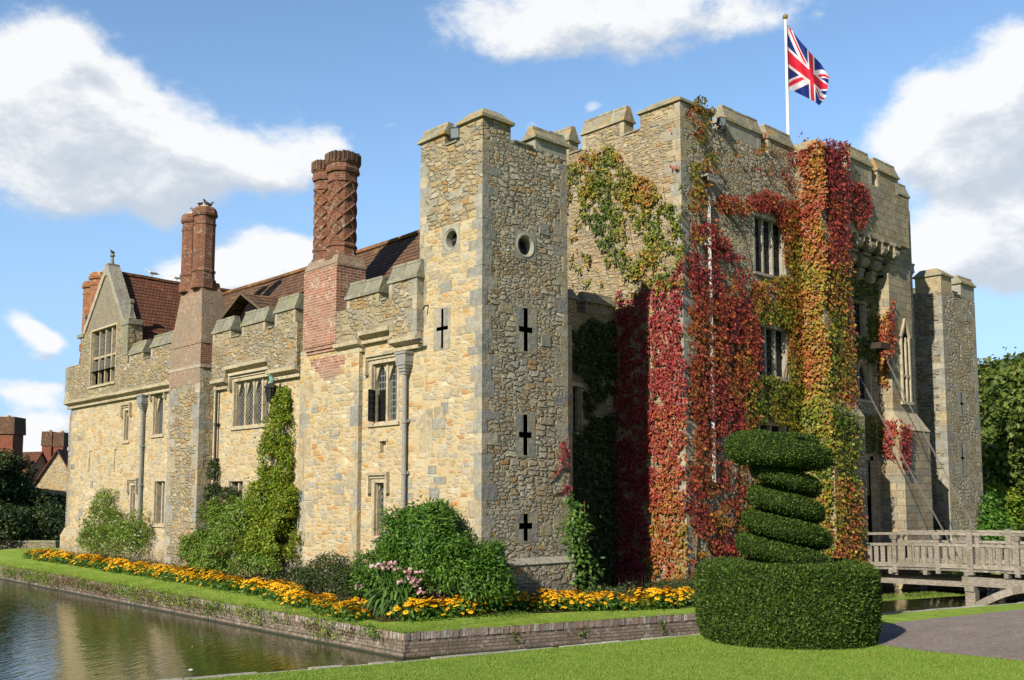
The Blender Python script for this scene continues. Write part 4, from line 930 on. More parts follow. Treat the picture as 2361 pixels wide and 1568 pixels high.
# machicolated centre
mb = MB(); ar = MB(); ym = 19.4; FM = Fac('y', ym)
FM.wall(mb, 35.5, 41.2, 13.15, 15.3, [], YF-ym+.02, PL, back=False)
FM.quad(mb, [(35.5, 0, 13.15), (41.2, 0, 13.15), (41.2, .9, 13.15), (35.5, .9, 13.15)][::-1], PL)
M['corbelstone'] = plain('corbel stone', (.25, .22, .155), .9, .1, nscale=4, amt=.9, bump=.5)
for k in range(5):
    u = 36.0+k*1.03; cb = MB(); CS = M['corbelstone']
    for j, (zt_, zb_, dep, r_) in enumerate(((13.15, 12.50, 1.0, .21), (12.50, 11.90, .70, .22), (11.90, 11.4, .42, .19))):
        y1 = YF; y0 = YF-dep
        cb.box(u-r_, u+r_, y0+.18, y1, zb_+.16, zt_-.004, CS); cb.box(u-r_-.03, u+r_+.03, y0+.02, y1, zt_-.12, zt_-.002, CS)
        cb.tube([(u-r_*1.1, y0+.27, zb_+.26), (u-r_*.85, y0+.27, zb_+.26), (u+r_*.85, y0+.27, zb_+.26), (u+r_*1.1, y0+.27, zb_+.26)], [.12, .235, .235, .12], CS, 12)
    cb.build('corbel', CASTLE)
    if k < 4: # little arch between corbels
        N = 6; a = u+.24; b = u+.79
        for i in range(N):
            ua, ub = a+(b-a)*i/N, a+(b-a)*(i+1)/N; za, zb2 = 12.72+arch_z(i/N, .3, 'round'), 12.75+arch_z((i+1)/N, .3, 'round')
            ar.hexa([FM.P(ua, -.003, za), FM.P(ub, -.003, zb2), FM.P(ub, .2, zb2), FM.P(ua, .2, za), FM.P(ua, -.003, 13.16), FM.P(ub, -.003, 13.16), FM.P(ub, .2, 13.16), FM.P(ua, .2, 13.16)], M['dressed'])
ar.box(35.5, 36.02, ym-.003, ym+.2, 12.75, 13.16, M['dressed']); GBAY = mb.build('gate_bay', CASTLE, label='projecting parapet over the gate carried on rounded stone corbels'); ar.build('arch_course', GBAY)
def gm(fac, a, b, z1=15.98, z0=ZG, th=.5, mat='stone_keep'):
    bt = MB(); cp = MB(); z0 += .002; fac.box(bt, a, b, 0, th, z0, z1, M[mat]); fac.box(bt, a-.008, a+.2, -.008, th+.008, z0, z1+.001, M['ashlar']); fac.box(bt, b-.2, b+.008, -.008, th+.008, z0, z1+.001, M['ashlar']); cap(cp, fac, a, b, 0, th, z1, M['coping'], h=.56, over=.07); cp.build('coping', bt.build('merlon', CASTLE))
bt = MB(); cp = MB(); bt.box(XK, 28.45, YF, 22.1, ZG+.002, 15.98, M['stone_keep']); corner_cap(cp, XK, 28.45, YF, 22.1, 15.98, M['coping'], h=.48)
quoins(bt, XK, YF, ZG+.002, 15.97, M['ashlar'], out=.010, h=.28); cp.build('coping', bt.build('merlon', CASTLE))
gm(FK, 22.85, 24.9); gm(FK, 25.6, 27.8); gm(FK, 28.6, 31)
gm(FF, 29.25, 31.45, mat='slitstone'); gm(FF, 31.95, 33.7)
cp = MB(); corner_cap(cp, 33.8, 35.5, 19.3, YF+.3, 15.85, M['coping'], h=.5); cp.build('turret_coping', CASTLE)
gm(FM, 36.3, 38.05, z1=16.0, z0=15.3, mat='ashpier'); gm(FM, 38.55, 40.35, z1=16.0, z0=15.3, mat='ashpier'); gm(FF, 41.3, 43.3, z1=16.0)

window(FF, *w1, lights=3, mat='slitstone', glass='glassd', hood=False, label='upper dark window with two stone mullions in red creeper'); window(FF, *w2, lights=3, mat='slitstone', glass='glassd', label='middle dark window with two stone mullions in red creeper'); window(FF, *w3, lights=3, glass='glassd')
window(FK, *kslit, glass='glassq', sill=False, rec=.3); window(FF, *ori, lights=3, arch='pointed', glass='glassd'); window(FF, *up, lights=2, glass='glassd')
# entrance arch
mb = MB(); a, b = ent[0], ent[1]; N = 14
for k in range(N):
    ua, ub = a+(b-a)*k/N, a+(b-a)*(k+1)/N; za, zb = 2.6+arch_z(k/N, 1.3, 'round'), 2.6+arch_z((k+1)/N, 1.3, 'round')
    mb.hexa([FF.P(ua, .06, za), FF.P(ub, .06, zb), FF.P(ub, .33, zb), FF.P(ua, .33, za), FF.P(ua, .06, 4.01), FF.P(ub, .06, 4.01), FF.P(ub, .33, 4.01), FF.P(ua, .33, 4.01)], PL)
for u in (a-.25, b): FF.box(mb, u, u+.25, -.03, .3, -.2, 4.2, PL)
FF.box(mb, a-.25, b+.25, -.03, .05, 4.02, 4.3, PL); FF.box(mb, a, b, .02, .33, -1.4, -.1, PL)
o = mb.build('entrance_arch', CASTLE)
mb = MB()
for k in range(8): FF.box(mb, a+k*(b-a)/8+.008, a+(k+1)*(b-a)/8-.008, .30, .34, -.1, 4.0, M['olddoor']) if 'olddoor' in M else None
M['olddoor'] = plain('dark oak', (.05, .038, .028), .8, .2)
for k in range(8): FF.box(mb, a+k*(b-a)/8+.008, a+(k+1)*(b-a)/8-.008, .30, .34, -.1, 3.95, M['olddoor'])
mb.build('door', o)
# lancet niche in the pier and carved bracket for the chain
mb = MB(); FN = Fac('y', 19.75); FN.box(mb, 40.75, 41.35, -.03, .0, 6.6, 9.5, M['dark'])
for u in (40.65, 41.35, 41.02): FN.box(mb, u, u+.09, -.11, -.001, 6.5, 9.3, M['dressed'])
mb.bar((40.65, 19.66, 9.3), (41.05, 19.66, 10.1), .1, M['dressed'], .1); mb.bar((41.44, 19.66, 9.3), (41.05, 19.66, 10.1), .1, M['dressed'], .1); FN.box(mb, 40.6, 41.5, -.16, 0, 6.42, 6.55, M['dressed']); FN.box(mb, 40.66, 41.42, -.1, 0, 7.6, 7.7, M['dressed'])
mb.build('lancet_niche', CASTLE)

# rainwater pipes
def pipe(fac, u, z0, z1, r, mat, hop=True, label=None, d=-.13, hw=.22):
    mb = MB(); p = lambda z, dd=d: fac.P(u, dd, z)
    mb.tube([p(z0), p(z1)], r, mat, 10)
    n = int((z1-z0)/1.9)
    for k in range(1, n+1):
        z = z0+(z1-z0)*k/(n+1); mb.tube([p(z-.06), p(z+.06)], r+.025, mat, 10); fac.box(mb, u-.12, u+.12, d+.06, .0, z-.04, z+.04, mat)
    if hop:
        c = p(z1); fac.box(mb, u-hw, u+hw, d-.17, .0, z1+.22, z1+.48, mat); fac.box(mb, u-hw-.03, u+hw+.03, d-.20, .0, z1+.46, z1+.53, mat)
        for i in range(4):
            f = i/4; w = hw*(1-f)+r*f; fac.box(mb, u-w*.95, u+w*.95, d-w*.7, d+min(w*.7, .12), z1+.22-(i+1)*.09, z1+.22-i*.09-.001, mat)
    return mb.build('rainwater_pipe', CASTLE, **({'label': label} if label else {}))
pipe(FL_, 42.55, -.3, 6.4, .075, M['lead'], hw=.26); pipe(FL_, 35.65, 2.6, 6.6, .05, M['blackmetal'], False); pipe(FL_, 23.66, .2, 6.25, .07, M['paint'], hw=.24)
pipe(FF, 27.97, 3.0, 12.85, .065, M['whitepipe'], False); pipe(Fac('y', YF-.06), 42.55, 1.4, 12.3, .08, M['lead'], hw=.28)
mb = MB(); FF.box(mb, 27.72, 28.35, -.30, 0, 13.55, 13.62, M['paint'])
for k in range(5): FF.box(mb, 27.74+k*.12, 27.83+k*.12, -.29, -.26, 13.38, 13.55, M['paint'])
mb.build('scalloped_canopy', CASTLE)
mb = MB(); mb.box(XP-.12, XP, 22.7, 22.95, 7.0, 7.05, M['blackmetal']); FL_.box(mb, 20.95, 21.05, -.03, 0, 8.1, 8.4, M['blackmetal']) if False else None
mb.tube([(XF-.02, 22.72, 8.05), (XF-.15, 22.72, 8.02), (XF-.2, 22.72, 7.92)], .025, M['blackmetal'], 6); mb.build('iron_hook', CASTLE)

# ------------------------------------------------------------------ flag, lights, birds and lantern
P0 = at(1817, 310, y=24); PT = at(1811, 45, y=24); pxy = (P0[0], P0[1])
fp = empty('flagpole', (pxy[0], pxy[1], ZG), 'tall white flagpole with gilt ball rising from the gatehouse roof', 'flagpole')
mb = MB(); mb.tube([(pxy[0], 24, ZG-.1), (PT[0], 24, PT[2])], [.085, .055], M['white'], 12); mb.build('pole', fp)
mb = MB(); mb.lathe((PT[0], 24), [(PT[2], .05)]+[(PT[2]+.13+.13*sin(a), .13*cos(a)) for a in (-1.2, -.8, -.4, 0, .4, .8, 1.2)], M['gold'], 12); mb.build('finial', fp)
def jack(u, v):
    # u 0..1 along the fly (length 2), v 0..1 up (height 1)
    x = u*2-1; y = v-.5
    if abs(y) < .1 or abs(x) < .1: return 0
    if abs(y) < .167 or abs(x) < .167: return 2
    s = 1 if x*y > 0 else -1; dd = (y-s*x/2)/math.sqrt(1.25)   # distance to the diagonal
    q = dd*(1 if x > 0 else -1)*1.0
    k = q*s if s > 0 else q*-1*-1
    if abs(dd) < .1:
        r = dd*(-1 if x > 0 else 1)
        if 0 < r < .067: return 0
        return 2
    return 1
top = [(1815.5, 57), (1843, 92), (1870, 123), (1893, 147), (1912, 178)]; bot = [(1816, 203), (1848, 219), (1876, 233), (1889, 243), (1904, 224)]
def lerp(P, f):
    f *= len(P)-1; i = min(int(f), len(P)-2); g = f-i; return P[i][0]*(1-g)+P[i+1][0]*g, P[i][1]*(1-g)+P[i+1][1]*g
NU, NV = 110, 56; V = []; Fs = []; mi = []
for i in range(NU+1):
    for j in range(NV+1):
        u = i/NU; v = j/NV; a = lerp(top, u); b = lerp(bot, u)
        px = b[0]*(1-v)+a[0]*v; py = b[1]*(1-v)+a[1]*v
        yy = 24+.45*sin(u*7.5+v*2.2)*min(1, u*3)*.6-u*1.1
        V.append(at(px, py, y=yy))
for i in range(NU):
    for j in range(NV):
        k = i*(NV+1)+j; Fs.append((k, k+NV+1, k+NV+2, k+1)); mi.append(jack((i+.5)/NU, (j+.5)/NV))
npmesh('flag', V, Fs, [M['redflag'], M['blueflag'], M['whiteflag']], None, mi, label='union flag, red white and blue, flying from the white pole', category='flag')
M['lens'] = plain('lamp glass', (.20, .24, .27), .15, .6, amt=.1, bump=0)
def floodlight(p, az_, label):
    e_ = empty('floodlight', p, label, 'floodlight', 'black floodlights on the battlements'); c = np.array(p)
    d = np.array((cos(az_), sin(az_), -.25)); d /= np.linalg.norm(d)
    mb = MB(); a = c+np.array((0, 0, .28)); mb.bar(a-d*.11, a+d*.06, .26, M['blackmetal'], .30); mb.bar(a+d*.06, a+d*.08, .29, M['blackmetal'], .33); mb.build('housing', e_)
    mb = MB(); mb.bar(a+d*.08, a+d*.088, .23, M['lens'], .26); mb.build('lens', e_)
    mb = MB(); mb.bar(c-(0, 0, .02), c+np.array((0, 0, .12)), .34, M['blackmetal'], .08); mb.tube([c+np.array((0, 0, .02)), c-d*.25+np.array((0, 0, .04)), c-d*.4], .015, M['blackmetal'], 5); mb.build('bracket', e_)
floodlight((17.82, 21.68, 12.68), R(215), 'black floodlight in the crenel of the near tower'); floodlight((28.85, 20.25, 15.5), R(250), 'black floodlight on the gatehouse parapet beside the corner merlon')
# lantern on the facade
lx, ly, lz = XF-.42, 31.0, 6.25
e_ = empty('wall_lantern', (lx, ly, lz-.4), 'black wall lantern with a green bronze figure above the creeper', 'lantern')
mb = MB(); mb.lathe((lx, ly), [(lz-.45, .12), (lz, .19), (lz+.03, .25), (lz+.08, .25), (lz+.2, .06)], M['blackmetal'], 6)
for k in range(6): mb.bar((lx+.125*cos(k*pi/3), ly+.125*sin(k*pi/3), lz-.45), (lx+.2*cos(k*pi/3), ly+.2*sin(k*pi/3), lz), .03, M['blackmetal'])
mb.build('cage', e_); mb = MB(); mb.tube([(lx+.3, ly, lz-.05), (XF, ly, lz+.1)], .025, M['blackmetal'], 6); mb.tube([(lx, ly, lz+.1), (lx+.1, ly, lz+.35), (XF, ly, lz+.4)], .02, M['blackmetal'], 6); mb.build('bracket', e_)
mb = MB(); mb.tube([(lx, ly, lz+.12), (lx+.03, ly, lz+.3), (lx-.02, ly+.02, lz+.44), (lx-.1, ly, lz+.5)], [.05, .09, .06, .02], M['verdigris'], 8); mb.build('figure', e_)
def bird(p, az_, label, group, body='gull', wing='gullgrey', k=1.):
    e_ = empty('gull' if body == 'gull' else 'pigeon', p, label, 'bird', group); x, y, z = p; c_, s_ = cos(az_), sin(az_)
    q = lambda a, h: (x+c_*a*k, y+s_*a*k, z+h*k)
    mb = MB(); mb.tube([q(-.22, .12), q(-.12, .14), q(0, .15), q(.10, .18), q(.14, .24), q(.18, .27), q(.22, .25), q(.27, .235)], [.012, .05, .075, .06, .035, .04, .02, .004], M[body], 8); mb.build('body', e_, smooth=True)
    mb = MB()
    for s in (-1, 1): mb.tube([(q(.08, .18)[0]-s_*s*.06*k, q(.08, .18)[1]+c_*s*.06*k, q(0, .17)[2]), (q(-.1, .15)[0]-s_*s*.06*k, q(-.1, 0)[1]+c_*s*.06*k, q(0, .15)[2]), q(-.27, .12)], [.03*k, .035*k, .008], M[wing], 6)
    mb.build('wing', e_)
    mb = MB()
    for s in (-1, 1): mb.tube([(x-s_*s*.03, y+c_*s*.03, z-.02), (x-s_*s*.03, y+c_*s*.03, z+.12)], .008, M['gold'], 5)
    mb.build('legs', e_)
bird((*at(350, 649, y=gap)[:1], gap, 13.15), R(170), 'white gull on the red roof ridge, nearer the gable', 'gulls on the red roof ridge', k=1.3)
bird((*at(407, 658, y=gap)[:1], gap, 13.1), R(150), 'white gull on the red roof ridge, nearer the octagonal shafts', 'gulls on the red roof ridge', k=1.3)
for i, (dx, dy, zz, a) in enumerate(((.05, 0, 14.12, 200), (-.12, .22, 14.1, 40), (-.05, .85, 14.0, 120), (.2, .1, 14.1, 300))):
    bird((17.37+dx, 36.66+dy, zz-.15), R(a), 'small grey pigeon perched on the plain octagonal chimney pots', 'pigeons on the plain octagonal chimney shafts', 'pigeon', 'pigeon', .9)
bird((XP+.22, gap, gzt+.81), R(200), 'grey pigeon perched on the gable finial', None, 'pigeon', 'pigeon', .6)

# ------------------------------------------------------------------ drawbridge chains
def chain(name, a, b, label, r=.032):
    a = np.array(a); b = np.array(b); L = np.linalg.norm(b-a); n = int(L/.11); mb = MB(); d = (b-a)/L; x = np.cross(d, (0, 0, 1)); x /= np.linalg.norm(x); y = np.cross(x, d)
    for k in range(n):
        f = (k+.5)/n; c = a+(b-a)*f-np.array((0, 0, .10*4*f*(1-f))); w = x if k % 2 else y
        mb.bar(c-d*.062+w*.024, c+d*.062+w*.024, .016, M['rust']); mb.bar(c-d*.062-w*.024, c+d*.062-w*.024, .016, M['rust']); mb.bar(c-d*.058-w*.03, c-d*.058+w*.03, .016, M['rust']); mb.bar(c+d*.058-w*.03, c+d*.058+w*.03, .016, M['rust'])
    mb.build(name, label=label, category='chain', group='drawbridge chains')
chain('drawbridge_chain', at(1953, 812, y=20.3), at(2210, 1285, x=36.1), 'steel drawbridge chain on the turret side, ending lower on the bridge')
chain('drawbridge_chain', at(2034, 809, y=19.7), at(2285, 1288, x=38.9), 'steel drawbridge chain on the pier side, reaching further out')
mb = MB(); p = at(2020, 1160, y=20.2); mb.tube([at(2020, 828, y=20.2), (p[0], p[1], .2)], .02, M['rust'], 5); mb.build('hanging_rope', label='thin rope hanging straight down before the gate', category='rope')
p = at(2025, 800, y=19.6); mb = MB(); mb.box(p[0]-.35, p[0]+.45, 19.3, 19.75, p[2]-.1, p[2]+.15, M['olddoor']); mb.build('chain_bracket', CASTLE)

# ------------------------------------------------------------------ timber bridge
BR = empty('timber_bridge', (37.3, 14, -1.2), 'grey weathered oak footbridge with slatted railings crossing the moat to the gate', 'bridge')
TB = M['timber']; yA, yB = 19.2, 7.9; xl, xr = 35.6, 39.0
def zd(y): t = (y-13.6)/5.6; return -.02-.09*t*t*1.2
def rail(x, out):
    ys = [19.15, 17.75, 16.15, 15.0, 13.45, 12.0, 10.6, 9.2, 7.95]
    for i, y in enumerate(ys):
        big = i in (3, 6); mb = MB(); w = .2 if big else .15
        mb.box(x-w/2, x+w/2, y-w/2, y+w/2, zd(y)-.15, zd(y)+(1.36 if big else 1.24), TB)
        if not big: mb.hexa([(x-w*.75, y-w*.75, zd(y)+1.06), (x+w*.75, y-w*.75, zd(y)+1.06), (x+w*.75, y+w*.75, zd(y)+1.06), (x-w*.75, y+w*.75, zd(y)+1.06), (x-w, y-w, zd(y)+1.2), (x+w, y-w, zd(y)+1.2), (x+w, y+w, zd(y)+1.2), (x-w, y+w, zd(y)+1.2)], TB)
        mb.build('railing_post', BR)
    for z0, h, w, nm in ((1.22, .09, .17, 'top_rail'), (.82, .10, .12, 'middle_rail'), (.06, .16, .12, 'bottom_rail')):
        mb = MB()
        for a, b in zip(ys[:-1], ys[1:]): mb.bar((x, a, zd(a)+z0+h/2), (x, b+.004, zd(b)+z0+h/2), w, TB, h)
        mb.build(nm, BR)
    y = yA-.2; k = 0; me = None
    while y > yB:
        if all(abs(y-q) > .16 for q in ys) and k < 48:
            mb = MB(); w = .155+jit(.012); l = jit(.012)
            mb.hexa([(x-.025, y-w/2, zd(y)+.18), (x+.025, y-w/2, zd(y)+.18), (x+.025, y+w/2, zd(y)+.18), (x-.025, y+w/2, zd(y)+.18), (x-.025, y-w/2+l, zd(y)+.85), (x+.025, y-w/2+l, zd(y)+.85), (x+.025, y+w/2+l, zd(y)+.85), (x-.025, y+w/2+l, zd(y)+.85)], TB); mb.build('baluster', BR); k += 1
        y -= .262+jit(.01)
rail(xl, -1); rail(xr, 1)
mb = MB(); y = yA
while y > yB: mb.box(xl-.05, xr+.05, y-.19, y-.005, zd(y)-.04, zd(y)+.03, TB); y -= .2
mb.build('deck', BR)
for x in (xl+.02, 37.3, xr-.02):
    mb = MB()
    mb.bar((x, 19.3, zd(19.3)-.42), (x, 15.0, zd(15)-.48), .2, M['timber'], .18); mb.build('beam', BR)
    mb = MB()
    mb.bar((x, 15.3, zd(15)-.36), (x, 7.8, zd(8)-.36), .26, M['timber'], .30); mb.build('beam', BR)
for y in (17.9, 16.6, 15.15, 13.8, 12.6, 11.4, 10.2, 9.0):
    mb = MB(); mb.box(xl-.12, xr+.12, y-.07, y+.07, zd(y)-.2, zd(y)-.045, TB); mb.build('joist', BR)
for y in (15.0, 10.6):
    mb = MB(); mb.box(xl-.25, xr+.25, y-.16, y+.16, zd(y)-.70, zd(y)-.51 if y > 12 else zd(y)-.52, TB); mb.build('trestle_beam', BR)
    for x in (xl-.02, xr+.02):
        mb = MB(); mb.box(x-.17, x+.17, y-.17, y+.17, -2.2, zd(y)-.705, TB); mb.build('trestle_post', BR)
        if y > 12:
            mb = MB(); N = 6; pts = [(x, y-.12-1.9*(i/N), -1.25+.72*sin(i/N*pi/2)) for i in range(N+1)]
            for a, b in zip(pts[:-1], pts[1:]): mb.bar(a, b, .24, TB, .24)
            mb.build('curved_brace', BR)

# ------------------------------------------------------------------ topiary
def trisample(V, F, n):
    V = np.array(V, float); T3 = []
    for f in F:
        for i in range(1, len(f)-1): T3.append((f[0], f[i], f[i+1]))
    T3 = np.array(T3); A = V[T3[:, 0]]; B = V[T3[:, 1]]; C_ = V[T3[:, 2]]; cr = np.cross(B-A, C_-A); ar = np.linalg.norm(cr, axis=1)
    i = rng.choice(len(T3), n, p=ar/ar.sum()); u = rng.random((n, 2)); f = u.sum(1) > 1; u[f] = 1-u[f]
    return A[i]+(B[i]-A[i])*u[:, :1]+(C_[i]-A[i])*u[:, 1:], nrm(cr[i])
def yew(name, mb, nleaf, size, label, cat, lump=.03, seed=1):
    e_ = empty(name, (hx0, hy0, 0), label, cat)
    V = np.array(mb.v); c = V.mean(0)
    P, N = trisample(mb.v, mb.f, nleaf)
    d = (fbm(P, 2.2, seed)-.5)*lump*2+(fbm(P, 7, seed+5)-.5)*lump*1.3; P = P+N*(d+lump*1.0)[:, None]
    Nn = nrm(N+rng.normal(size=N.shape)*.75); V2, F2_ = leafgeo(P-Nn*.01, Nn, size*rng.uniform(.6, 1.3, nleaf), .5, tdir=(0, 0, .7)+N*.5, tj=.9)
    mb.build('inner_growth', e_); npmesh('foliage', V2, F2_, M['yew'], e_)
    k = rng.choice(len(P), 260); st = P[k]; V3, F3_ = leafgeo(st+N[k]*.01, nrm(rng.normal(size=(260, 3))), .09*rng.uniform(.5, 1.3, 260), .14, tdir=N[k]+np.array((0, 0, .6)), tj=.5); npmesh('stray_shoots', V3, F3_, M['yew'], e_, kind='stuff')
hx0, hy0 = 16.0, 10.07; hr = 1.62; hh = 1.27
mb = MB(); N = 48
def sq(t, r): # slightly squarish drum
    c_, s_ = cos(t), sin(t); k = (abs(c_)**2.5+abs(s_)**2.5)**(-1/2.5); return hx0+r*k*cos(t+.74), hy0+r*k*sin(t+.74)
def drum(r): return [(0, .93*r), (.25, .985*r), (.7, r), (hh-.14, .995*r), (hh-.05, .975*r), (hh, .93*r), (hh+.02, .6*r), (hh+.015, .02)]
k0 = drum(hr-.05)
for z, r in k0:
    for a in range(N): x, y = sq(2*pi*a/N, r*.965); mb.v.append((x, y, z))
for j in range(len(k0)-1):
    for a in range(N): b = (a+1) % N; mb.f.append((j*N+a, j*N+b, (j+1)*N+b, (j+1)*N+a))
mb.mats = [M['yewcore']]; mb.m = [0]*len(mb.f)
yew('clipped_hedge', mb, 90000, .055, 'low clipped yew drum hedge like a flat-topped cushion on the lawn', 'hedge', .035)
# spiral: a helical tube round a slender core
mb = MB(); PA = math.atan2(ry, rx)   # direction to the picture's right
turns = 5.12; n = 300; m = 20; V = []
def prof_(T_):
    # radius of outer edge, half height at turn T_
    ks = [(0, .80, .12), (.10, .82, .15), (.5, .82, .165), (1.0, .82, .16), (1.5, .70, .16), (2.0, .70, .155), (2.5, .58, .155), (3, .66, .145), (3.5, .52, .12), (3.85, .66, .11), (4.1, .90, .17), (4.35, .95, .24), (4.6, .98, .27), (4.85, .88, .25), (5.12, .5, .15)]
    for a, b in zip(ks, ks[1:]):
        if T_ <= b[0]: f = (T_-a[0])/(b[0]-a[0]); return a[1]*(1-f)+b[1]*f, a[2]*(1-f)+b[2]*f
    return ks[-1][1:]
for i in range(n+1):
    T_ = turns*i/n; ro, hz_ = prof_(T_); ph = PA-2*pi*T_; zc = 1.36+.452*T_; zc = min(zc, 3.42) if T_ > 4.3 else zc
    ri = .12
    for k in range(m):
        a = 2*pi*k/m; ca, sa = cos(a), sin(a); q = 2.0; ca = math.copysign(abs(ca)**(2/3.), ca); sa = math.copysign(abs(sa)**(2/3.), sa)
        r = (ro+ri)/2+(ro-ri)/2*ca; V.append((hx0+r*cos(ph), hy0+r*sin(ph), zc+hz_*sa-.20*min(1, max(0, 4.05-T_)*2)*(r-.3)*cos(ph-PA)))
mb.v = V
for i in range(n):
    for k in range(m): b = (k+1) % m; mb.f.append((i*m+k, i*m+b, (i+1)*m+b, (i+1)*m+k))
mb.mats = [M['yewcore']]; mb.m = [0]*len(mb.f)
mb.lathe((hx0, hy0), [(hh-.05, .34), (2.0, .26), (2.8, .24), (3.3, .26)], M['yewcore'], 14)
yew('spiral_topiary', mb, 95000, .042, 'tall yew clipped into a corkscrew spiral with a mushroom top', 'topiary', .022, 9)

# ------------------------------------------------------------------ creepers on the walls
def ivy(name, fac, regions, label, mat='ivy', size=.13, off=(.03, .16), per=150, seed=1, stems=None, holes=(), nj=.42, upz=.30, wid=.95, fine=.35, edge=.8):
    """regions: (polygon in photo pixels, cover 0..1, tone, tone spread); leaves hang on the wall plane"""
    PP, NN, TT = [], [], []
    for ri, (poly, cover, tone, spread) in enumerate(regions):
        w = [fac.at(*p) for p in poly]; us = [a[0] for a in w]; zs = [a[1] for a in w]; area = (max(us)-min(us))*(max(zs)-min(zs))
        n = int(area*per); U = rng.uniform(min(us), max(us), n); Z = rng.uniform(min(zs), max(zs), n)
        Q = np.stack([U, Z, np.full(n, ri*3.7+seed)], 1)
        e = (fbm(Q, 1.3, seed+ri)-.5)*edge; e2 = (fbm(Q, 1.3, seed+ri+40)-.5)*edge
        keep = inpoly(U+e, Z+e2, w) & (fbm(Q, 1.6, seed+ri+7)*(1.1-fine)+fbm(Q, 4.6, seed+11)*fine*1.0 < .25+cover*.62*(1.1)/1.1)
        for h in holes: keep &= ~((U > h[0]-.02) & (U < h[1]+.02) & (Z > h[2]) & (Z < h[3]+.05))
        U, Z = U[keep], Z[keep]; n = len(U); D = -rng.uniform(*off, n)
        P = np.stack([fac.c+D, U, Z] if fac.ax == 'x' else [U, fac.c+D, Z], 1)
        PP.append(P); NN.append(np.tile((-1, 0, 0) if fac.ax == 'x' else (0, -1, 0), (n, 1)).astype(float))
        TT.append(tone+(fbm(P, 1.1, seed+3)-.5)*spread*1.6+rng.normal(size=n)*(.03+spread*.20))
    P = np.concatenate(PP); Nn = np.concatenate(NN); t = np.concatenate(TT); n = len(P)
    Nn = nrm(Nn+rng.normal(size=(n, 3))*nj+np.array((0, 0, upz)))
    V_, F_ = leafgeo(P, Nn, size*(.5+.8*rng.random(n)**1.5), wid, tdir=(0, 0, -1.), tj=.6)
    e_ = empty(name, tuple(P.min(0)), label, 'climbing plant')
    npmesh('leaves', V_, F_, M[mat], e_, tone=np.repeat(np.clip(t, 0, 1), 2) if mat == 'ivy' else None)
    if stems:
        mb = MB()
        for pl in stems:
            w = [fac.at(*p) for p in pl]; pts = []
            for a, b in zip(w[:-1], w[1:]):
                k = max(2, int(math.hypot(b[0]-a[0], b[1]-a[1])/.35))
                for i in range(k): f = i/k; pts.append(fac.P(a[0]+(b[0]-a[0])*f+jit(.05), -.03, a[1]+(b[1]-a[1])*f+jit(.05)))
            pts.append(fac.P(w[-1][0], -.03, w[-1][1]))
            mb.tube(pts, [max(.010, .045*(1-i/len(pts))) for i in range(len(pts))], M['stem'], 5)
        mb.build('stem', e_)
    return e_
FKo = Fac('x', XK); gh = [w1, w2, w3]
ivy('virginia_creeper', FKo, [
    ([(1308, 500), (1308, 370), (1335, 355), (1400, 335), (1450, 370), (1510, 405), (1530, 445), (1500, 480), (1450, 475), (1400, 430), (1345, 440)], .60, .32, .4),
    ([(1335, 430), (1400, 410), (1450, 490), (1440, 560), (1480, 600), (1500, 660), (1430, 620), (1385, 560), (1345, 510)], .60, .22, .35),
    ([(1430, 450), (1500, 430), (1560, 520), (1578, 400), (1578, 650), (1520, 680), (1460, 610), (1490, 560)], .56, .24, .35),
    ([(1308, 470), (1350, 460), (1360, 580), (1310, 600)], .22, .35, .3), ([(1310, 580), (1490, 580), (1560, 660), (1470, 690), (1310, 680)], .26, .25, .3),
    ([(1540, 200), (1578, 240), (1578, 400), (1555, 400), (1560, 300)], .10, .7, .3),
    ([(1420, 690), (1500, 655), (1500, 1360), (1417, 1340)], .62, .97, .12),  # leaf tone darkened to deepen the tower's shadow on this strip
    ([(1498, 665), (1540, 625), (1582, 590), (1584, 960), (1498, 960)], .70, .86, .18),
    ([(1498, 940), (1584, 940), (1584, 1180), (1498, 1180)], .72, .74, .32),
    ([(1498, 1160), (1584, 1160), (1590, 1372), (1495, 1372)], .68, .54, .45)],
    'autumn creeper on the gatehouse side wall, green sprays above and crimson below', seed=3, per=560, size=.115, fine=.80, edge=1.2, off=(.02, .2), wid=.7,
    stems=[[(1500, 1360), (1510, 1000), (1490, 700), (1450, 520), (1380, 400), (1320, 390)], [(1560, 1360), (1550, 900), (1560, 600), (1530, 430)], [(1450, 1350), (1460, 900), (1440, 700)]])
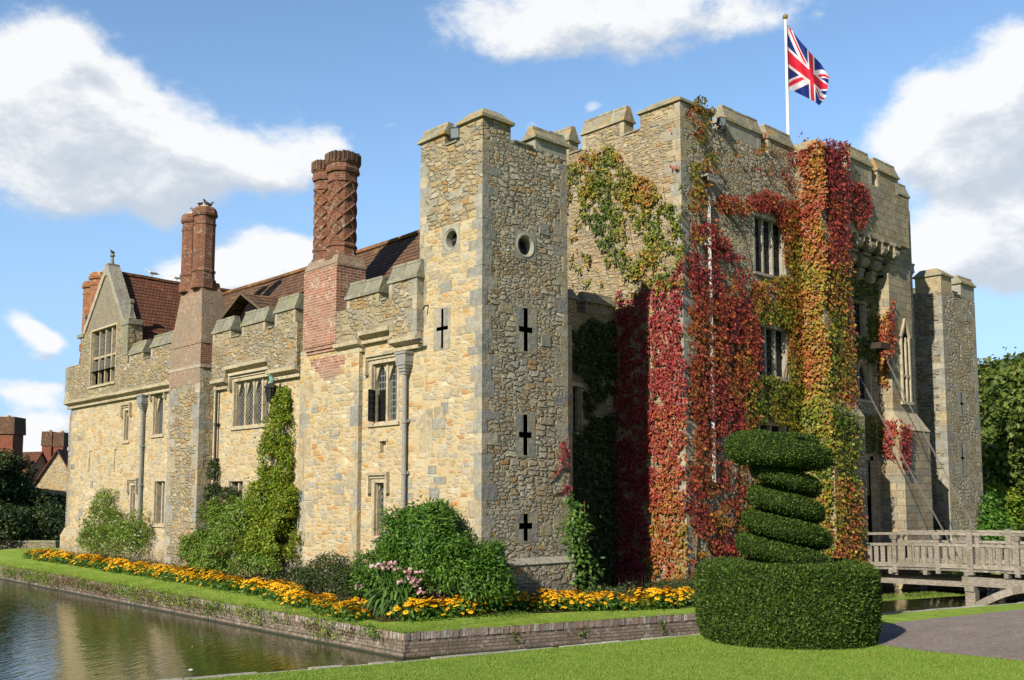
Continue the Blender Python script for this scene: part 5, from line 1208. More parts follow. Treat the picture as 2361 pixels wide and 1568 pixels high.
ivy('virginia_creeper', FF, [
    ([(1578, 240), (1600, 225), (1645, 240), (1655, 290), (1615, 300), (1640, 360), (1640, 440), (1600, 560), (1580, 560), (1580, 420)], .42, .40, .5),
    ([(1640, 345), (1850, 320), (1860, 365), (1760, 385), (1640, 405)], .24, .48, .4),
    ([(1755, 310), (1855, 310), (1862, 470), (1790, 440), (1690, 420), (1760, 380)], .30, .72, .25),
    ([(1640, 455), (1700, 450), (1760, 440), (1860, 475), (1860, 510), (1800, 560), (1790, 500), (1740, 492), (1690, 480), (1660, 500)], .66, .70, .25),
    ([(1580, 560), (1640, 490), (1660, 560), (1700, 620), (1740, 640), (1740, 760), (1700, 1000), (1590, 1000)], .50, .72, .35),
    ([(1640, 480), (1700, 560), (1740, 640), (1745, 700), (1660, 640), (1630, 560)], .26, .70, .3),
    ([(1806, 470), (1862, 480), (1870, 1000), (1815, 900), (1800, 640)], .72, .44, .45),
    ([(1730, 640), (1862, 640), (1862, 760), (1730, 745)], .72, .38, .45), ([(1700, 740), (1745, 745), (1745, 880), (1700, 900)], .66, .62, .35),
    ([(1715, 870), (1870, 880), (1880, 1000), (1700, 990)], .72, .30, .4), ([(1582, 640), (1740, 700), (1740, 1000), (1582, 1000)], .42, .70, .35),
    ([(1582, 980), (1720, 980), (1720, 1330), (1582, 1372)], .54, .66, .4), ([(1700, 980), (1900, 980), (1900, 1330), (1690, 1330)], .42, .50, .45),
    ([(1690, 1180), (1740, 1150), (1740, 1310), (1690, 1310)], .6, .12, .2)],
    'crimson and orange creeper covering the gatehouse front around its windows', seed=13, per=540, size=.115, holes=[(30.9, 32.3, 10.75, 12.6), (30.9, 32.75, 6.95, 8.6), w3], off=(.02, .28), nj=.27, upz=.05, fine=.62, edge=1.1,
    stems=[[(1600, 1360), (1620, 1000), (1600, 700), (1640, 500), (1620, 300)], [(1690, 1340), (1700, 1000), (1680, 760), (1740, 650), (1700, 480), (1640, 470)], [(1655, 470), (1690, 510), (1720, 560)], [(1640, 560), (1680, 600), (1715, 640)], [(1850, 980), (1840, 700), (1850, 480), (1780, 350)], [(1800, 900), (1830, 760)]])
FT = Fac('x', 33.8); FT2 = Fac('y', 19.3); FT3 = Fac('x', 33.6); FT4 = Fac('y', 18.95)
ivy('boston_ivy', FT, [([(1850, 335), (1904, 315), (1909, 560), (1853, 560)], 1.25, .62, .30), ([(1852, 540), (1910, 540), (1915, 960), (1855, 960)], 1.2, .42, .35)],
    'dense ivy sheathing the sunlit left face of the gatehouse turret', seed=23, per=420, size=.125, off=(.02, .25))
ivy('boston_ivy', FT2, [([(1900, 312), (1948, 330), (1955, 640), (1903, 620)], 1.15, .80, .3), ([(1903, 600), (1953, 600), (1968, 960), (1905, 960)], 1.15, .40, .5)],
    'dense ivy sheathing the front face of the gatehouse turret', seed=29, per=420, size=.125, off=(.02, .28), nj=.34, upz=.1)
ivy('boston_ivy', FT3, [([(1855, 920), (1925, 930), (1925, 1110), (1862, 1110)], 1.25, .24, .35), ([(1862, 1100), (1925, 1100), (1930, 1370), (1868, 1370)], 1.1, .42, .5)],
    'yellow-green ivy on the left side of the turret foot behind the topiary', seed=33, per=420, size=.125, off=(.02, .3))
ivy('boston_ivy', FT4, [([(1915, 935), (1965, 940), (1972, 1010), (1968, 1110), (1918, 1110)], 1.25, .20, .3), ([(1918, 1100), (1968, 1100), (1985, 1320), (1925, 1340)], 1.1, .40, .5)],
    'yellow-green and red ivy on the front of the turret foot beside the bridge', seed=37, per=420, size=.125, off=(.02, .35))
ivy('boston_ivy', FF, [([(1950, 600), (2040, 560), (2035, 830), (1955, 830)], .85, .10, .2), ([(1960, 940), (2035, 960), (2035, 1050), (1970, 1030)], .85, .16, .3)],
    'dark green ivy in the shaded recess above the gate', seed=41, per=300, size=.12, holes=[ori, up])
ivy('boston_ivy', FM, [([(1955, 410), (2000, 430), (2010, 480), (1990, 520), (1952, 520)], .85, .80, .2)], 'red ivy trailing over the parapet above the corbels', seed=43, per=330, size=.12)
FP2 = Fac('y', 19.75); FP3 = Fac('x', 39.9)
ivy('boston_ivy', FP2, [([(2046, 690), (2058, 700), (2058, 800), (2048, 860), (2040, 860)], .95, .66, .35)], 'narrow strand of red ivy up the edge of the right pier', seed=47, per=330, size=.12)
ivy('boston_ivy', FP3, [([(2026, 740), (2054, 690), (2054, 900), (2026, 880)], .95, .58, .4), ([(2030, 960), (2068, 960), (2068, 1080), (2034, 1040)], 1.0, .72, .3)], 'red ivy on the sunlit side of the right pier', seed=48, per=380, size=.12)
ivy('boston_ivy', Fac('y', 19.33), [([(2066, 960), (2096, 985), (2090, 1060), (2082, 1090), (2068, 1050)], .9, .80, .3)], 'red ivy hanging on the front of the right pier foot', seed=49, per=330, size=.12)
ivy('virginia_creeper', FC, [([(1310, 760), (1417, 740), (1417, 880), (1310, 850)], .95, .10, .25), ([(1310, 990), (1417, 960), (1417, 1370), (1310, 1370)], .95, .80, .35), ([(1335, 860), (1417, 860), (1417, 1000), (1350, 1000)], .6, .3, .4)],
    'creeper on the curtain wall, leaf colour darkened for the deep shadow', 'dkgreen', seed=53, per=420, size=.13, holes=[cw])  # same creeper, leaves coloured darker to deepen the recess shade
ivy('virginia_creeper', FF, [([(1297, 1005), (1310, 1000), (1311, 1080), (1290, 1085), (1268, 1100), (1290, 1060)], .95, .92, .05), ([(1280, 1135), (1300, 1118), (1311, 1118), (1311, 1140)], .95, .94, .05)],
    'small crimson sprig clinging to the edge of the near tower', seed=59, per=330, size=.085, stems=[[(1311, 1085), (1290, 1080), (1262, 1112)], [(1311, 1120), (1290, 1135), (1270, 1140)], [(1311, 1140), (1308, 1000)]])

# ------------------------------------------------------------------ shrubs and flowers
def bushmesh(name, blobs, n, size, mat, parent, seed=1, clump=.20, wid=.55, up=.3, density=None, thr=.0):
    """leaves gathered in clumps over the shells of several ellipsoids (c, radii)"""
    vol = np.array([b[1][0]*b[1][1]*b[1][2] for b in blobs])**.67; k = rng.choice(len(blobs), n, p=vol/vol.sum())
    c = np.array([b[0] for b in blobs])[k]; r = np.array([b[1] for b in blobs])[k]
    d = nrm(rng.normal(size=(n, 3))); d[:, 2] = np.where(d[:, 2] < -.55, -d[:, 2], d[:, 2])
    f = fbm(d*2.2+c, 1.6, seed); sh = (.52+.80*f)*(1-rng.random(n)**2.2*.5)
    P = c+d*r*sh[:, None]; q = fbm(P, 1/clump*.32, seed+4); P = P+d*((q-.5)*clump*3.6)[:, None]; lone = rng.random(n) < .025; P = P+(d*np.where(lone, rng.random(n)*clump*1.3, 0)[:, None])
    keep = (P[:, 2] > -.75) & (fbm(P, 1/clump*.55, seed+8) > thr)
    P, d = P[keep], d[keep]; m_ = len(P)
    N = nrm(d*.8+rng.normal(size=(m_, 3))*.6+np.array((0, 0, up)))
    V_, F_ = leafgeo(P, N, size*rng.uniform(.6, 1.3, m_), wid, tdir=d*.6+np.array((0, 0, -.25)), tj=.7)
    return npmesh(name, V_, F_, M[mat], parent)
def stemsmesh(parent, base, blobs, n, r=.02, mat='stem'):
    mb = MB()
    for _ in range(n):
        c, rr = random.choice(blobs); e = [c[i]+rr[i]*random.uniform(-.7, .7) for i in range(3)]; b = [base[0]+jit(.25), base[1]+jit(.25), base[2]]
        mid = [(b[i]+e[i])/2+jit(.12) for i in range(3)]; mb.tube([b, mid, e], [r, r*.7, r*.3], M[mat], 5)
    mb.build('stem', parent)
def shrub(name, base, blobs, n, size, mat, label, seed=1, core=True, **kw):
    e_ = empty(name, base, label, 'shrub'); bushmesh('leaves', blobs, n, size, mat, e_, seed, **kw); stemsmesh(e_, base, blobs, 16)
    return e_
def B(px, py, x, rx_, ry_, rz_): p = at(px, py, x=x); return (p, (rx_, ry_, rz_))
# big glossy wisteria bush in front of the tower corner
shrub('wisteria_bush', (17.0, 21.3, -.5), [((17.0, 21.6, .95), (.95, 1.55, 1.15)), ((16.9, 20.6, .6), (.9, 1.0, 1.0)), ((17.3, 19.75, .35), (.85, .6, .9)), ((16.9, 22.7, 1.35), (.8, 1.1, .9)), ((16.7, 23.2, .3), (.75, 1.1, .9)), ((17.0, 21.6, 1.9), (.6, .9, .45)), ((17.6, 19.9, 1.05), (.5, .5, .35))],
      42000, .13, 'green', 'large glossy dark green bush at the foot of the near tower', 3, wid=.34, clump=.28)
shrub('low_dark_shrub', (17.0, 25.6, -.5), [((16.9, 25.0, -.1), (.6, 1.1, .65)), ((17.0, 26.6, .05), (.6, 1.0, .7)), ((16.9, 28.0, -.1), (.5, .9, .55)), ((16.8, 23.9, -.1), (.45, .7, .5))], 15000, .07, 'dkgreen', 'low dark green shrub beside the big glossy bush', 5, clump=.16)
shrub('climbing_honeysuckle', (17.3, 32.0, -.5), [B(650, 930, 17.5, .3, .55, .6), B(645, 1000, 17.5, .35, .75, .8), B(632, 1080, 17.4, .45, 1.0, .9), B(625, 1160, 17.3, .6, 1.2, .9), B(622, 1250, 17.1, .75, 1.3, .9), B(655, 1200, 17.3, .5, .7, 1.2)],
      36000, .095, 'ygreen', 'tall yellow-green climber tapering up to the wall lantern', 7, clump=.3, wid=.6, thr=.36)
shrub('spreading_shrub', (17.0, 35.6, -.5), [B(520, 1240, 17.1, .7, 1.5, 1.0), B(460, 1270, 17.0, .7, 1.4, .75), B(560, 1200, 17.1, .7, 1.1, .9), B(590, 1300, 16.9, .6, 1.6, .6), B(480, 1310, 16.9, .6, 1.3, .5), B(490, 1180, 17.3, .35, .8, .6)],
      32000, .095, 'rose', 'broad mid-green shrub between the left chimney and the climber', 11, clump=.24)
shrub('dark_creeper', (17.4, 35.4, 2.2), [B(492, 1090, 17.55, .16, .30, .5), B(490, 1140, 17.5, .25, .5, .35), B(530, 1140, 17.55, .2, .45, .3)], 3200, .09, 'dkgreen', 'dark green creeper climbing the corner beside the left chimney', 12, clump=.16)
e_ = shrub('rose_bush', (17.0, 46.2, -.5), [B(235, 1215, 17.2, .8, 2.0, 1.0), B(270, 1250, 17.0, .9, 1.9, 1.0), B(215, 1250, 17.1, .7, 1.6, .7), B(240, 1165, 17.4, .4, 1.3, .7), B(310, 1240, 17.1, .6, 1.0, 1.1)], 20000, .085, 'rose', 'loose rambling rose bush with a few white blooms at the left end', 13, clump=.3, thr=.38)
mb = MB()
for _ in range(26):
    p = at(random.uniform(190, 325), random.uniform(1150, 1270), x=16.6+jit(.3)); mb.lathe((p[0], p[1]), [(p[2], .02), (p[2]+.03, .06), (p[2]+.05, .02)], M['whitep'], 6)
mb.build('blooms', e_)
e_ = empty('broadleaf_climber', (21.7, 19.9, -.5), 'bright large-leaved climber up the right edge of the near tower', 'climbing plant')
P = []
for px, py, s in ((1318, 1160, 14), (1322, 1190, 20), (1312, 1215, 16), (1340, 1190, 18), (1345, 1215, 14), (1318, 1245, 20), (1330, 1265, 18), (1345, 1280, 22), (1335, 1310, 25), (1365, 1310, 20), (1350, 1345, 24), (1335, 1240, 16)):
    for _ in range(44): P.append(at(px+2+random.gauss(0, s*.62), py+random.gauss(0, s*.75), y=20.05+jit(.22)))
P = np.array(P); V_, F_ = leafgeo(P, np.tile((-.45, -.75, .55), (len(P), 1))+rng.normal(size=P.shape)*.4, .19*rng.uniform(.6, 1.2, len(P)), .42, tdir=(0, 0, -.7), tj=.8); npmesh('leaves', V_, F_, M['green2'] if 'green2' in M else M['ygreen'], e_)
mb = MB(); mb.tube([(21.8, 20.1, -.5), (21.7, 20.15, .6), (21.5, 20.1, 1.6), (21.45, 20.1, 2.4)], [.04, .035, .02, .01], M['stem'], 6); mb.build('stem', e_)

# crinum lily clump with strap leaves and pink heads
lx, ly, lz = 15.95, 21.75, -.6
e_ = empty('crinum_lily', (lx, ly, lz), 'clump of long strap leaves with pale pink trumpet flowers at the corner of the border', 'flowering plant')
V_ = []; F_ = []
for _ in range(300):
    a = random.uniform(0, 2*pi); L = random.uniform(.8, 1.4); w = random.uniform(.03, .052); sp = random.uniform(.35, .95); bx, by = lx+random.gauss(0, .16), ly+random.gauss(0, .22); k = len(V_); H = L*random.uniform(.50, .85)
    for i in range(8):
        f = i/7; r = sp*L*(f**1.3)*.85; z = lz+H*(2.6*f-2.55*f*f)*.95+.05; ww = w*(1-f**3)*1.0+.003; x = bx+r*cos(a); y = by+r*sin(a)
        V_ += [(x-ww*sin(a), y+ww*cos(a), max(z, lz+.02)), (x+ww*sin(a), y-ww*cos(a), max(z, lz+.02)+.008)]
    for i in range(7): q = k+2*i; F_.append((q, q+1, q+3, q+2))
npmesh('leaves', V_, F_, M['blade'], e_)
mb = MB(); fl = MB()
for px, py in ((862, 1305), (890, 1308), (915, 1312), (940, 1315), (962, 1335), (955, 1345), (925, 1340), (880, 1300), (966, 1320), (828, 1352), (905, 1300), (970, 1362), (890, 1405), (925, 1400), (815, 1408), (948, 1330)):
    h = at(px, py, x=15.75+jit(.3)); mb.tube([(lx+jit(.2), ly+jit(.2), lz), (lx*.4+h[0]*.6, ly*.4+h[1]*.6, lz*.4+h[2]*.6), h], .012, M['blade'], 5)
    for _ in range(7):
        a = random.uniform(0, 2*pi); d = np.array((cos(a), sin(a), random.uniform(-.6, .4))); d /= np.linalg.norm(d); c = np.array(h)+d*.02
        fl.tube([c, c+d*.05, c+d*.10], [.008, .016, .042], M['pink'], 6, cap=False)
mb.build('stalk', e_); fl.build('blossom', e_)

# golden coneflowers: three prototypes copied along the border
def coneflower(seed):
    random.seed(seed); e_ = empty('coneflower', (0, 0, 0), 'x', 'flowering plant'); V_ = []
    n = 150; P = np.stack([rng.normal(size=n)*.15, rng.normal(size=n)*.15, rng.uniform(.02, .30, n)], 1); V_, F_ = leafgeo(P, np.stack([P[:, 0]*3, P[:, 1]*3, np.full(n, .5)], 1)+rng.normal(size=(n, 3))*.4, .11*rng.uniform(.6, 1.2, n), .4, tdir=(0, 0, .2), tj=1.)
    npmesh('foliage', V_, F_, M['green'], e_)
    pb = MB(); cb = MB(); sb = MB()
    for _ in range(24):
        x, y = random.gauss(0, .16), random.gauss(0, .16); z = .42-(x*x+y*y)*1.4+jit(.06); t = np.array((x*1.2-.35+jit(.3), y*1.2-.35+jit(.3), 1.)); t /= np.linalg.norm(t)
        ux = np.cross(t, (0, 1, 0)); ux /= np.linalg.norm(ux); uy = np.cross(t, ux); c = np.array((x, y, max(z, .12))); k = 9; r = random.uniform(.046, .066)
        vs = [c]; 
        for i in range(k*2): a = pi*i/k; rr = r if i % 2 == 0 else r*.72; vs.append(c+(ux*cos(a)+uy*sin(a))*rr-t*.012)
        pb.add(vs, [(0, 1+i, 1+(i+1) % (2*k)) for i in range(2*k)], M['petal'])
        cb.add([c+(ux*cos(a)+uy*sin(a))*.014+t*.004 for a in (0, 1.05, 2.1, 3.14, 4.19, 5.24)]+[c+t*.02], [(i, (i+1) % 6, 6) for i in range(6)], M['disc'])
        sb.tube([(x*.4, y*.4, 0), c-t*.01], .005, M['blade'], 3, cap=False)
    f_ = pb.build('petals', e_); cb.build('flower_centre', f_); sb.build('stalk', e_)
    return e_
protos = [coneflower(i) for i in (1, 2, 3, 4)]; random.seed(11)
def copytree(o, parent=None):
    c = o.copy(); COL.objects.link(c); c.parent = parent
    for ch in o.children: copytree(ch, c)
    return c
used = set(); nfl = 0
def gzi(x, y):
    # island ground height (as built above)
    a = (x-14.3)/(18.2-14.3) if y > 22.5 else min((x-14.3)/3.9, 1) if x < 18 else (y-(K0[1]+sl*(x-K0[0])))/(20.9-(K0[1]+sl*(x-K0[0])))
    return ZI+(-.42-ZI)*min(1, max(0, a))
def border(pts, n, rows, label, group, width=.28, miss=.17):
    global nfl
    L = [math.hypot(b[0]-a[0], b[1]-a[1]) for a, b in zip(pts, pts[1:])]; tot = sum(L)
    for i in range(n):
        for r in range(rows):
            if random.random() < miss: continue
            s = (i+.5+jit(.45))/n*tot; k = 0
            while s > L[k] and k < len(L)-1: s -= L[k]; k += 1
            a, b = pts[k], pts[k+1]; f = s/L[k]; nx, ny = -(b[1]-a[1])/L[k], (b[0]-a[0])/L[k]
            x = a[0]+(b[0]-a[0])*f+nx*(width*r+jit(.08)); y = a[1]+(b[1]-a[1])*f+ny*(width*r+jit(.08))
            q = protos[nfl % 4]; o = q if nfl < 4 else copytree(q); nfl += 1
            o.location = (x, y, gzi(x, y)-.02); o.rotation_euler = (0, 0, random.uniform(0, 6.28)); sc_ = random.uniform(.7, 1.25); o.scale = (sc_*1.15, sc_*1.15, sc_); o['label'] = label; o['group'] = group
def Z(px, py): return at(px, py, z=-.5)[:2]
border([Z(78, 1285), Z(250, 1310), Z(430, 1337), Z(640, 1370), Z(715, 1392)][::-1], 74, 2, 'golden coneflower clump in the long border below the left range', 'coneflowers in the long border below the left range')
border([Z(745, 1398), Z(845, 1418)][::-1], 9, 2, 'golden coneflower clump just left of the pink lilies', 'coneflowers left of the pink lilies')
border([Z(950, 1423), Z(1060, 1418), Z(1145, 1412)], 10, 2, 'golden coneflower clump in front of the big glossy bush', 'coneflowers in front of the big glossy bush')
border([Z(1150, 1408), Z(1300, 1402), Z(1450, 1398), Z(1590, 1388)], 26, 2, 'golden coneflower clump below the shadowed wall and creeper', 'coneflowers below the shadowed wall')
border([Z(1620, 1384), Z(1900, 1368)], 10, 2, 'golden coneflower clump behind the clipped hedge', 'coneflowers behind the clipped hedge') if False else None
def gfar(x, y): return -.6
a_ = at(2130, 1345, z=-.55); b_ = at(2225, 1335, z=-.55)
for i in range(12):
    q = protos[i % 4]; o = copytree(q); f = i/11; o.location = (41.2+f*5.5+jit(.1), 17.9+jit(.3), -.62); o.rotation_euler = (0, 0, random.uniform(0, 6)); o.scale = (1.3, 1.3, 1.3); o['label'] = 'golden coneflower clump seen beneath the timber bridge'; o['group'] = 'coneflowers beyond the bridge'
# soil bed below the walls
mb = MB(); 
def bed(pts, w, dz=.012):
    V_ = []; 
    for (x, y), (nx, ny) in pts: V_ += [(x, y, gzi(x, y)+dz), (x+nx*w, y+ny*w, gzi(x+nx*w, y+ny*w)+dz)]
    mb.add(V_, [(2*i, 2*i+1, 2*i+3, 2*i+2) for i in range(len(pts)-1)], M['soil'])
bl = [Z(78, 1283), Z(250, 1308), Z(430, 1336), Z(640, 1369), Z(830, 1414), Z(905, 1424)]
sd = []
for (a, b) in zip(bl[:-1], bl[1:]):
    for k in range(8): f = k/8; sd.append(((a[0]+(b[0]-a[0])*f+jit(.05)-.05, a[1]+(b[1]-a[1])*f), (1, .0)))
bed(sd, 2.2)
bf = [Z(880, 1424), Z(1060, 1420), Z(1300, 1405), Z(1590, 1392), (28.2, 17.0)]; sd = []
for (a, b) in zip(bf[:-1], bf[1:]):
    for k in range(8): f = k/8; sd.append(((a[0]+(b[0]-a[0])*f, a[1]+(b[1]-a[1])*f+jit(.05)-.05), (.05, 1)))
bed(sd, 2.6); mb.build('flower_bed', kind='structure')
# dark low growth and dry stalks against the walls
e_ = empty('bedding_plants', (22, 20, -.5), 'mixed low green growth and dry stalks between flowers and walls', 'plants'); e_['kind'] = 'stuff'
n = 30000; s_ = rng.random(n); left = rng.random(n) < .6
x = np.where(left, XF-.25-rng.random(n)**1.2*1.1, 21+rng.random(n)*7.3); y = np.where(left, 23+rng.random(n)*29, 20.1-rng.random(n)**1.2*1.5)
P = np.stack([x, y, -.5+rng.random(n)**2*.45], 1); k = fbm(P*np.array((1, 1, 0)), .9, 77) > .42; P = P[k]
V_, F_ = leafgeo(P, rng.normal(size=P.shape)+np.array((-.4, -.4, .6)), .10*rng.uniform(.5, 1.3, len(P)), .4); npmesh('leaves', V_, F_, M['dkgreen'], e_)
n = 500; left = rng.random(n) < .5; x = np.where(left, XF-.3-rng.random(n)*.4, 22.5+rng.random(n)*6); y = np.where(left, 36+rng.random(n)*12, 19.8-rng.random(n)*.6); h = rng.uniform(.4, .95, n)
V_ = np.stack([np.stack([x-.008, y, np.full(n, -.5)], 1), np.stack([x+.008, y, np.full(n, -.5)], 1), np.stack([x+rng.normal(size=n)*.05, y+rng.normal(size=n)*.05, h-.5], 1)], 1).reshape(-1, 3)
npmesh('stalks', V_, np.arange(n*3).reshape(-1, 3), M['bark'], e_)
# weeds growing out of the moat wall: separate tufts
def weed(p, r, h, mat, label, n=90, nrmv=(-1, 0, .4)):
    e_ = empty('wall_weed', p, label, 'plant', 'weeds growing from the moat wall'); n = int(n)
    P = np.array(p)+np.stack([rng.normal(size=n)*r*.35-.05, rng.normal(size=n)*r, rng.random(n)*h-h*.55], 1)
    V_, F_ = leafgeo(P, rng.normal(size=(n, 3))*.5+np.array(nrmv), .075*rng.uniform(.6, 1.4, n), .5); npmesh('leaves', V_, F_, M[mat], e_)
    mb = MB()
    for _ in range(6): mb.tube([(p[0], p[1]+jit(r*.5), p[2]-h*.5), (p[0]-.06+jit(.05), p[1]+jit(r), p[2]+h*random.uniform(.2, .7))], .005, M['bark'], 3, cap=False)
    mb.build('stem', e_)
y = K0[1]+1.2
while y < 50:
    x = K0[0]+dL*(y-K0[1])-.03; big = random.random() < .45; far = y > 28
    weed((x, y, ZI-.12+jit(.1)), random.uniform(.18, .4)*(1.5 if far else 1), random.uniform(.25, .5), random.choice(['ygreen', 'rose', 'drygrowth', 'drygrowth']), 'weedy tuft growing from the long moat wall face', 150 if big or far else 70); y += random.uniform(.35, 1.1)*(.55 if far else 1.1)
for x in (17.2, 19.1, 21.5): weed((x, K0[1]+sl*(x-K0[0])-.03, ZI-.25), .15, .3, 'rose', 'weedy tuft growing from the short moat wall face', 40, (0, -1, .4))
# one small white flower on the near bank
p = at(438, 1562, z=.02); e_ = empty('daisy', p, 'single small white flower on a thin stalk at the edge of the near bank', 'flower')
mb = MB(); mb.tube([(p[0], p[1], 0), (p[0]+.01, p[1], .11)], .004, M['blade'], 4); mb.build('stalk', e_); mb = MB(); mb.lathe((p[0]+.01, p[1]), [(.11, .008), (.12, .035), (.135, .01)], M['whitep'], 9); mb.build('petals', e_)

# ------------------------------------------------------------------ grass blades near the viewer and on island rims
def grassmesh(P, h, name, label):
    n = len(P); a = rng.uniform(0, 2*pi, n); w = .004+.003*rng.random(n); hh_ = h*rng.uniform(.5, 1.3, n); l = rng.normal(size=(n, 2))*.35*hh_[:, None]
    V_ = np.stack([P-np.stack([np.cos(a)*w, np.sin(a)*w, 0*a], 1), P+np.stack([np.cos(a)*w, np.sin(a)*w, 0*a], 1), P+np.stack([l[:, 0], l[:, 1], hh_], 1)], 1).reshape(-1, 3)
    npmesh(name, V_, np.arange(n*3).reshape(-1, 3), M['grass'], None, label=label, category='grass', kind='stuff')
n = 420000; tt = 10.5+rng.random(n)*9; ss = (rng.random(n)*2-1)*.56*tt; x = fx*tt+rx*ss; y = fy*tt+ry*ss
bx_ = np.array([b[0] for b in bank]); by_ = np.array([b[1] for b in bank]); k = (y < np.interp(x, bx_, by_)-.02) & ~inpoly(x+rng.normal(size=n)*.03, y+rng.normal(size=n)*.03, pth)
grassmesh(np.stack([x[k], y[k], np.zeros(k.sum())], 1), .026, 'grass', 'short mown grass of the near bank')
n = 60000; s_ = rng.random(n); f = rng.random(n) < .65; yy = np.where(f, K0[1]+s_**1.4*34, 0); xx = K0[0]+dL*(yy-K0[1]); x = np.where(f, xx+rng.random(n)**2*1.4, K0[0]+s_*19); y = np.where(f, yy, K0[1]+sl*(x-K0[0])+rng.random(n)**2*1.2)
z = np.array([gzi(a, b) for a, b in zip(x, y)]); grassmesh(np.stack([x, y, z-.01], 1), .045, 'grass', 'grass on the rim of the island lawn')

# fallen leaves on lawn, path and water; loose gravel
def litter(n, xr_, yr_, z, size, mats, name, label, cat, test=None):
    x = rng.uniform(*xr_, n); y = rng.uniform(*yr_, n); k = test(x, y) if test else np.ones(n, bool); x, y = x[k], y[k]; n = len(x)
    V_, F_ = leafgeo(np.stack([x, y, np.full(n, z)], 1), np.array((0, 0, 1.))+rng.normal(size=(n, 3))*.25, size*rng.uniform(.5, 1.3, n), .6)
    npmesh(name, V_, F_, mats, None, tone=np.repeat(rng.uniform(.35, 1, n), 2), label=label, category=cat, kind='stuff')
onbank = lambda x, y: (y < np.interp(x, bx_, by_)-.1) & ~inpoly(x, y, pth)
litter(420, (4, 30), (3, 14), .02, .05, M['ivy'], 'fallen_leaves', 'scattered fallen leaves on the near lawn', 'leaves', onbank)
litter(260, (17, 30), (2, 9.5), .012, .05, M['ivy'], 'fallen_leaves', 'fallen leaves on the gravel path', 'leaves', lambda x, y: inpoly(x, y, pth))
litter(170, (6, 13.6), (14.5, 34), ZW+.006, .05, M['ivy'], 'floating_leaves', 'small leaves floating on the moat', 'leaves')
litter(5200, (16.2, 26), (4, 10.4), .012, .022, M['pebble'], 'loose_gravel', 'loose pale gravel on the path', 'gravel', lambda x, y: inpoly(x+rng.normal(size=len(x))*.06, y+rng.normal(size=len(x))*.06, pth))
# ------------------------------------------------------------------ trees, cottages and garden beyond
def tree(p, h, r, n, size, label, mat='tree', trunk=.3, seed=1, name='broadleaf_tree', nb=9, group=None, low=.18, spread=.62):
    random.seed(seed); e_ = empty(name, p, label, 'tree', group); bl = []
    for i in range(nb):
        a = random.uniform(0, 2*pi); q = random.random()**.6*spread; zz = p[2]+h*random.uniform(low+.1, .85); k = 1-abs((zz-p[2])/h-.5)*.7
        bl.append(((p[0]+r*q*cos(a)*k, p[1]+r*q*sin(a)*k, zz), (r*random.uniform(.35, .55), r*random.uniform(.35, .55), h*random.uniform(.12, .2))))
    bl.append(((p[0], p[1], p[2]+h*.86), (r*.4, r*.4, h*.13)))
    bushmesh('crown', bl, n, size, mat, e_, seed, clump=r*.16, wid=.7, thr=.30)
    mb = MB(); mb.tube([p, (p[0]+.2, p[1], p[2]+h*.4), (p[0], p[1]+.1, p[2]+h*.8)], [trunk, trunk*.7, trunk*.2], M['bark'], 8)
    for c, rr in bl[:7]: mb.tube([(p[0]+.1, p[1], p[2]+h*random.uniform(.2, .45)), ((p[0]+c[0])/2, (p[1]+c[1])/2, (p[2]+h*.4+c[2])/2+.3), c], [trunk*.4, trunk*.25, trunk*.08], M['bark'], 5)
    mb.build('trunk', e_)
def G(px, t, z=-.5): s_ = (px-CX)/FL*t/cos(PITCH)*.9954; return (fx*t+rx*s_, fy*t+ry*s_, z)
tree(G(2300, 66), 12.2, 5.2, 30000, .34, 'tall leafy tree just right of the far tower', seed=21, nb=15); tree(G(2400, 60), 11.6, 5.5, 30000, .34, 'tall leafy tree at the right edge of the view', seed=22, nb=15)
tree(G(2250, 84), 11.5, 5.5, 12000, .4, 'paler tree further back, between the two right-hand trees and the tower', seed=23, nb=12); tree(G(2345, 84), 13.6, 6., 16000, .4, 'tallest tree behind the right-hand group', seed=24, nb=12); tree(G(2520, 70), 12, 6, 9000, .4, 'leafy tree beyond the right edge', seed=25)
def gshrub(px, t, rx_, rz_, n, size, mat, label, seed, z=-.5, name='garden_shrub'):
    p = G(px, t, z); e_ = empty(name, p, label, 'shrub')
    bl = [((p[0]+jit(rx_*.5), p[1]+jit(rx_*.5), z+rz_*random.uniform(.3, .6)), (rx_*.6, rx_*.6, rz_*.5)) for _ in range(5)]; bushmesh('leaves', bl, n, size, mat, e_, seed, clump=.3, wid=.6); stemsmesh(e_, p, bl, 6)
gshrub(2215, 51, 1.9, 3.6, 8000, .2, 'green', 'rounded bright shrub at the foot of the far tower', 31, -.4); gshrub(2265, 49, 1.6, 2.6, 7000, .2, 'green', 'bright shrub behind the bridge railing', 32, -.4); gshrub(2150, 46, 1.2, 1.9, 3000, .18, 'dkgreen', 'dark shrub in the shade beside the gatehouse', 33, -.4)
gshrub(2310, 58, 2.6, 3.6, 6000, .24, 'ygreen', 'yellowish shrub in front of the right-hand trees', 34); gshrub(2375, 56, 2.2, 3.2, 5000, .24, 'green', 'shrub at the far right behind the bridge', 35)
def hedge(a, b, w, h, label, z=-.45):
    mb = MB(); mb.bar((a[0], a[1], z+h/2), (b[0], b[1], z+h/2), w, M['yewcore'], h); e_ = empty('hedge', (a[0], a[1], z), label, 'hedge'); P, N = trisample(mb.v, mb.f, 9000); P += N*((fbm(P, 1.5, 4)-.5)*.15)[:, None]
    V_, F_ = leafgeo(P, N+rng.normal(size=N.shape)*.5, .16*rng.uniform(.6, 1.2, len(P)), .5); mb.build('inner_growth', e_); npmesh('foliage', V_, F_, M['yew'], e_)
hedge(G(2275, 53)[:2], G(2460, 47)[:2], 1.2, 1.5, 'clipped hedge in the garden beyond the bridge')
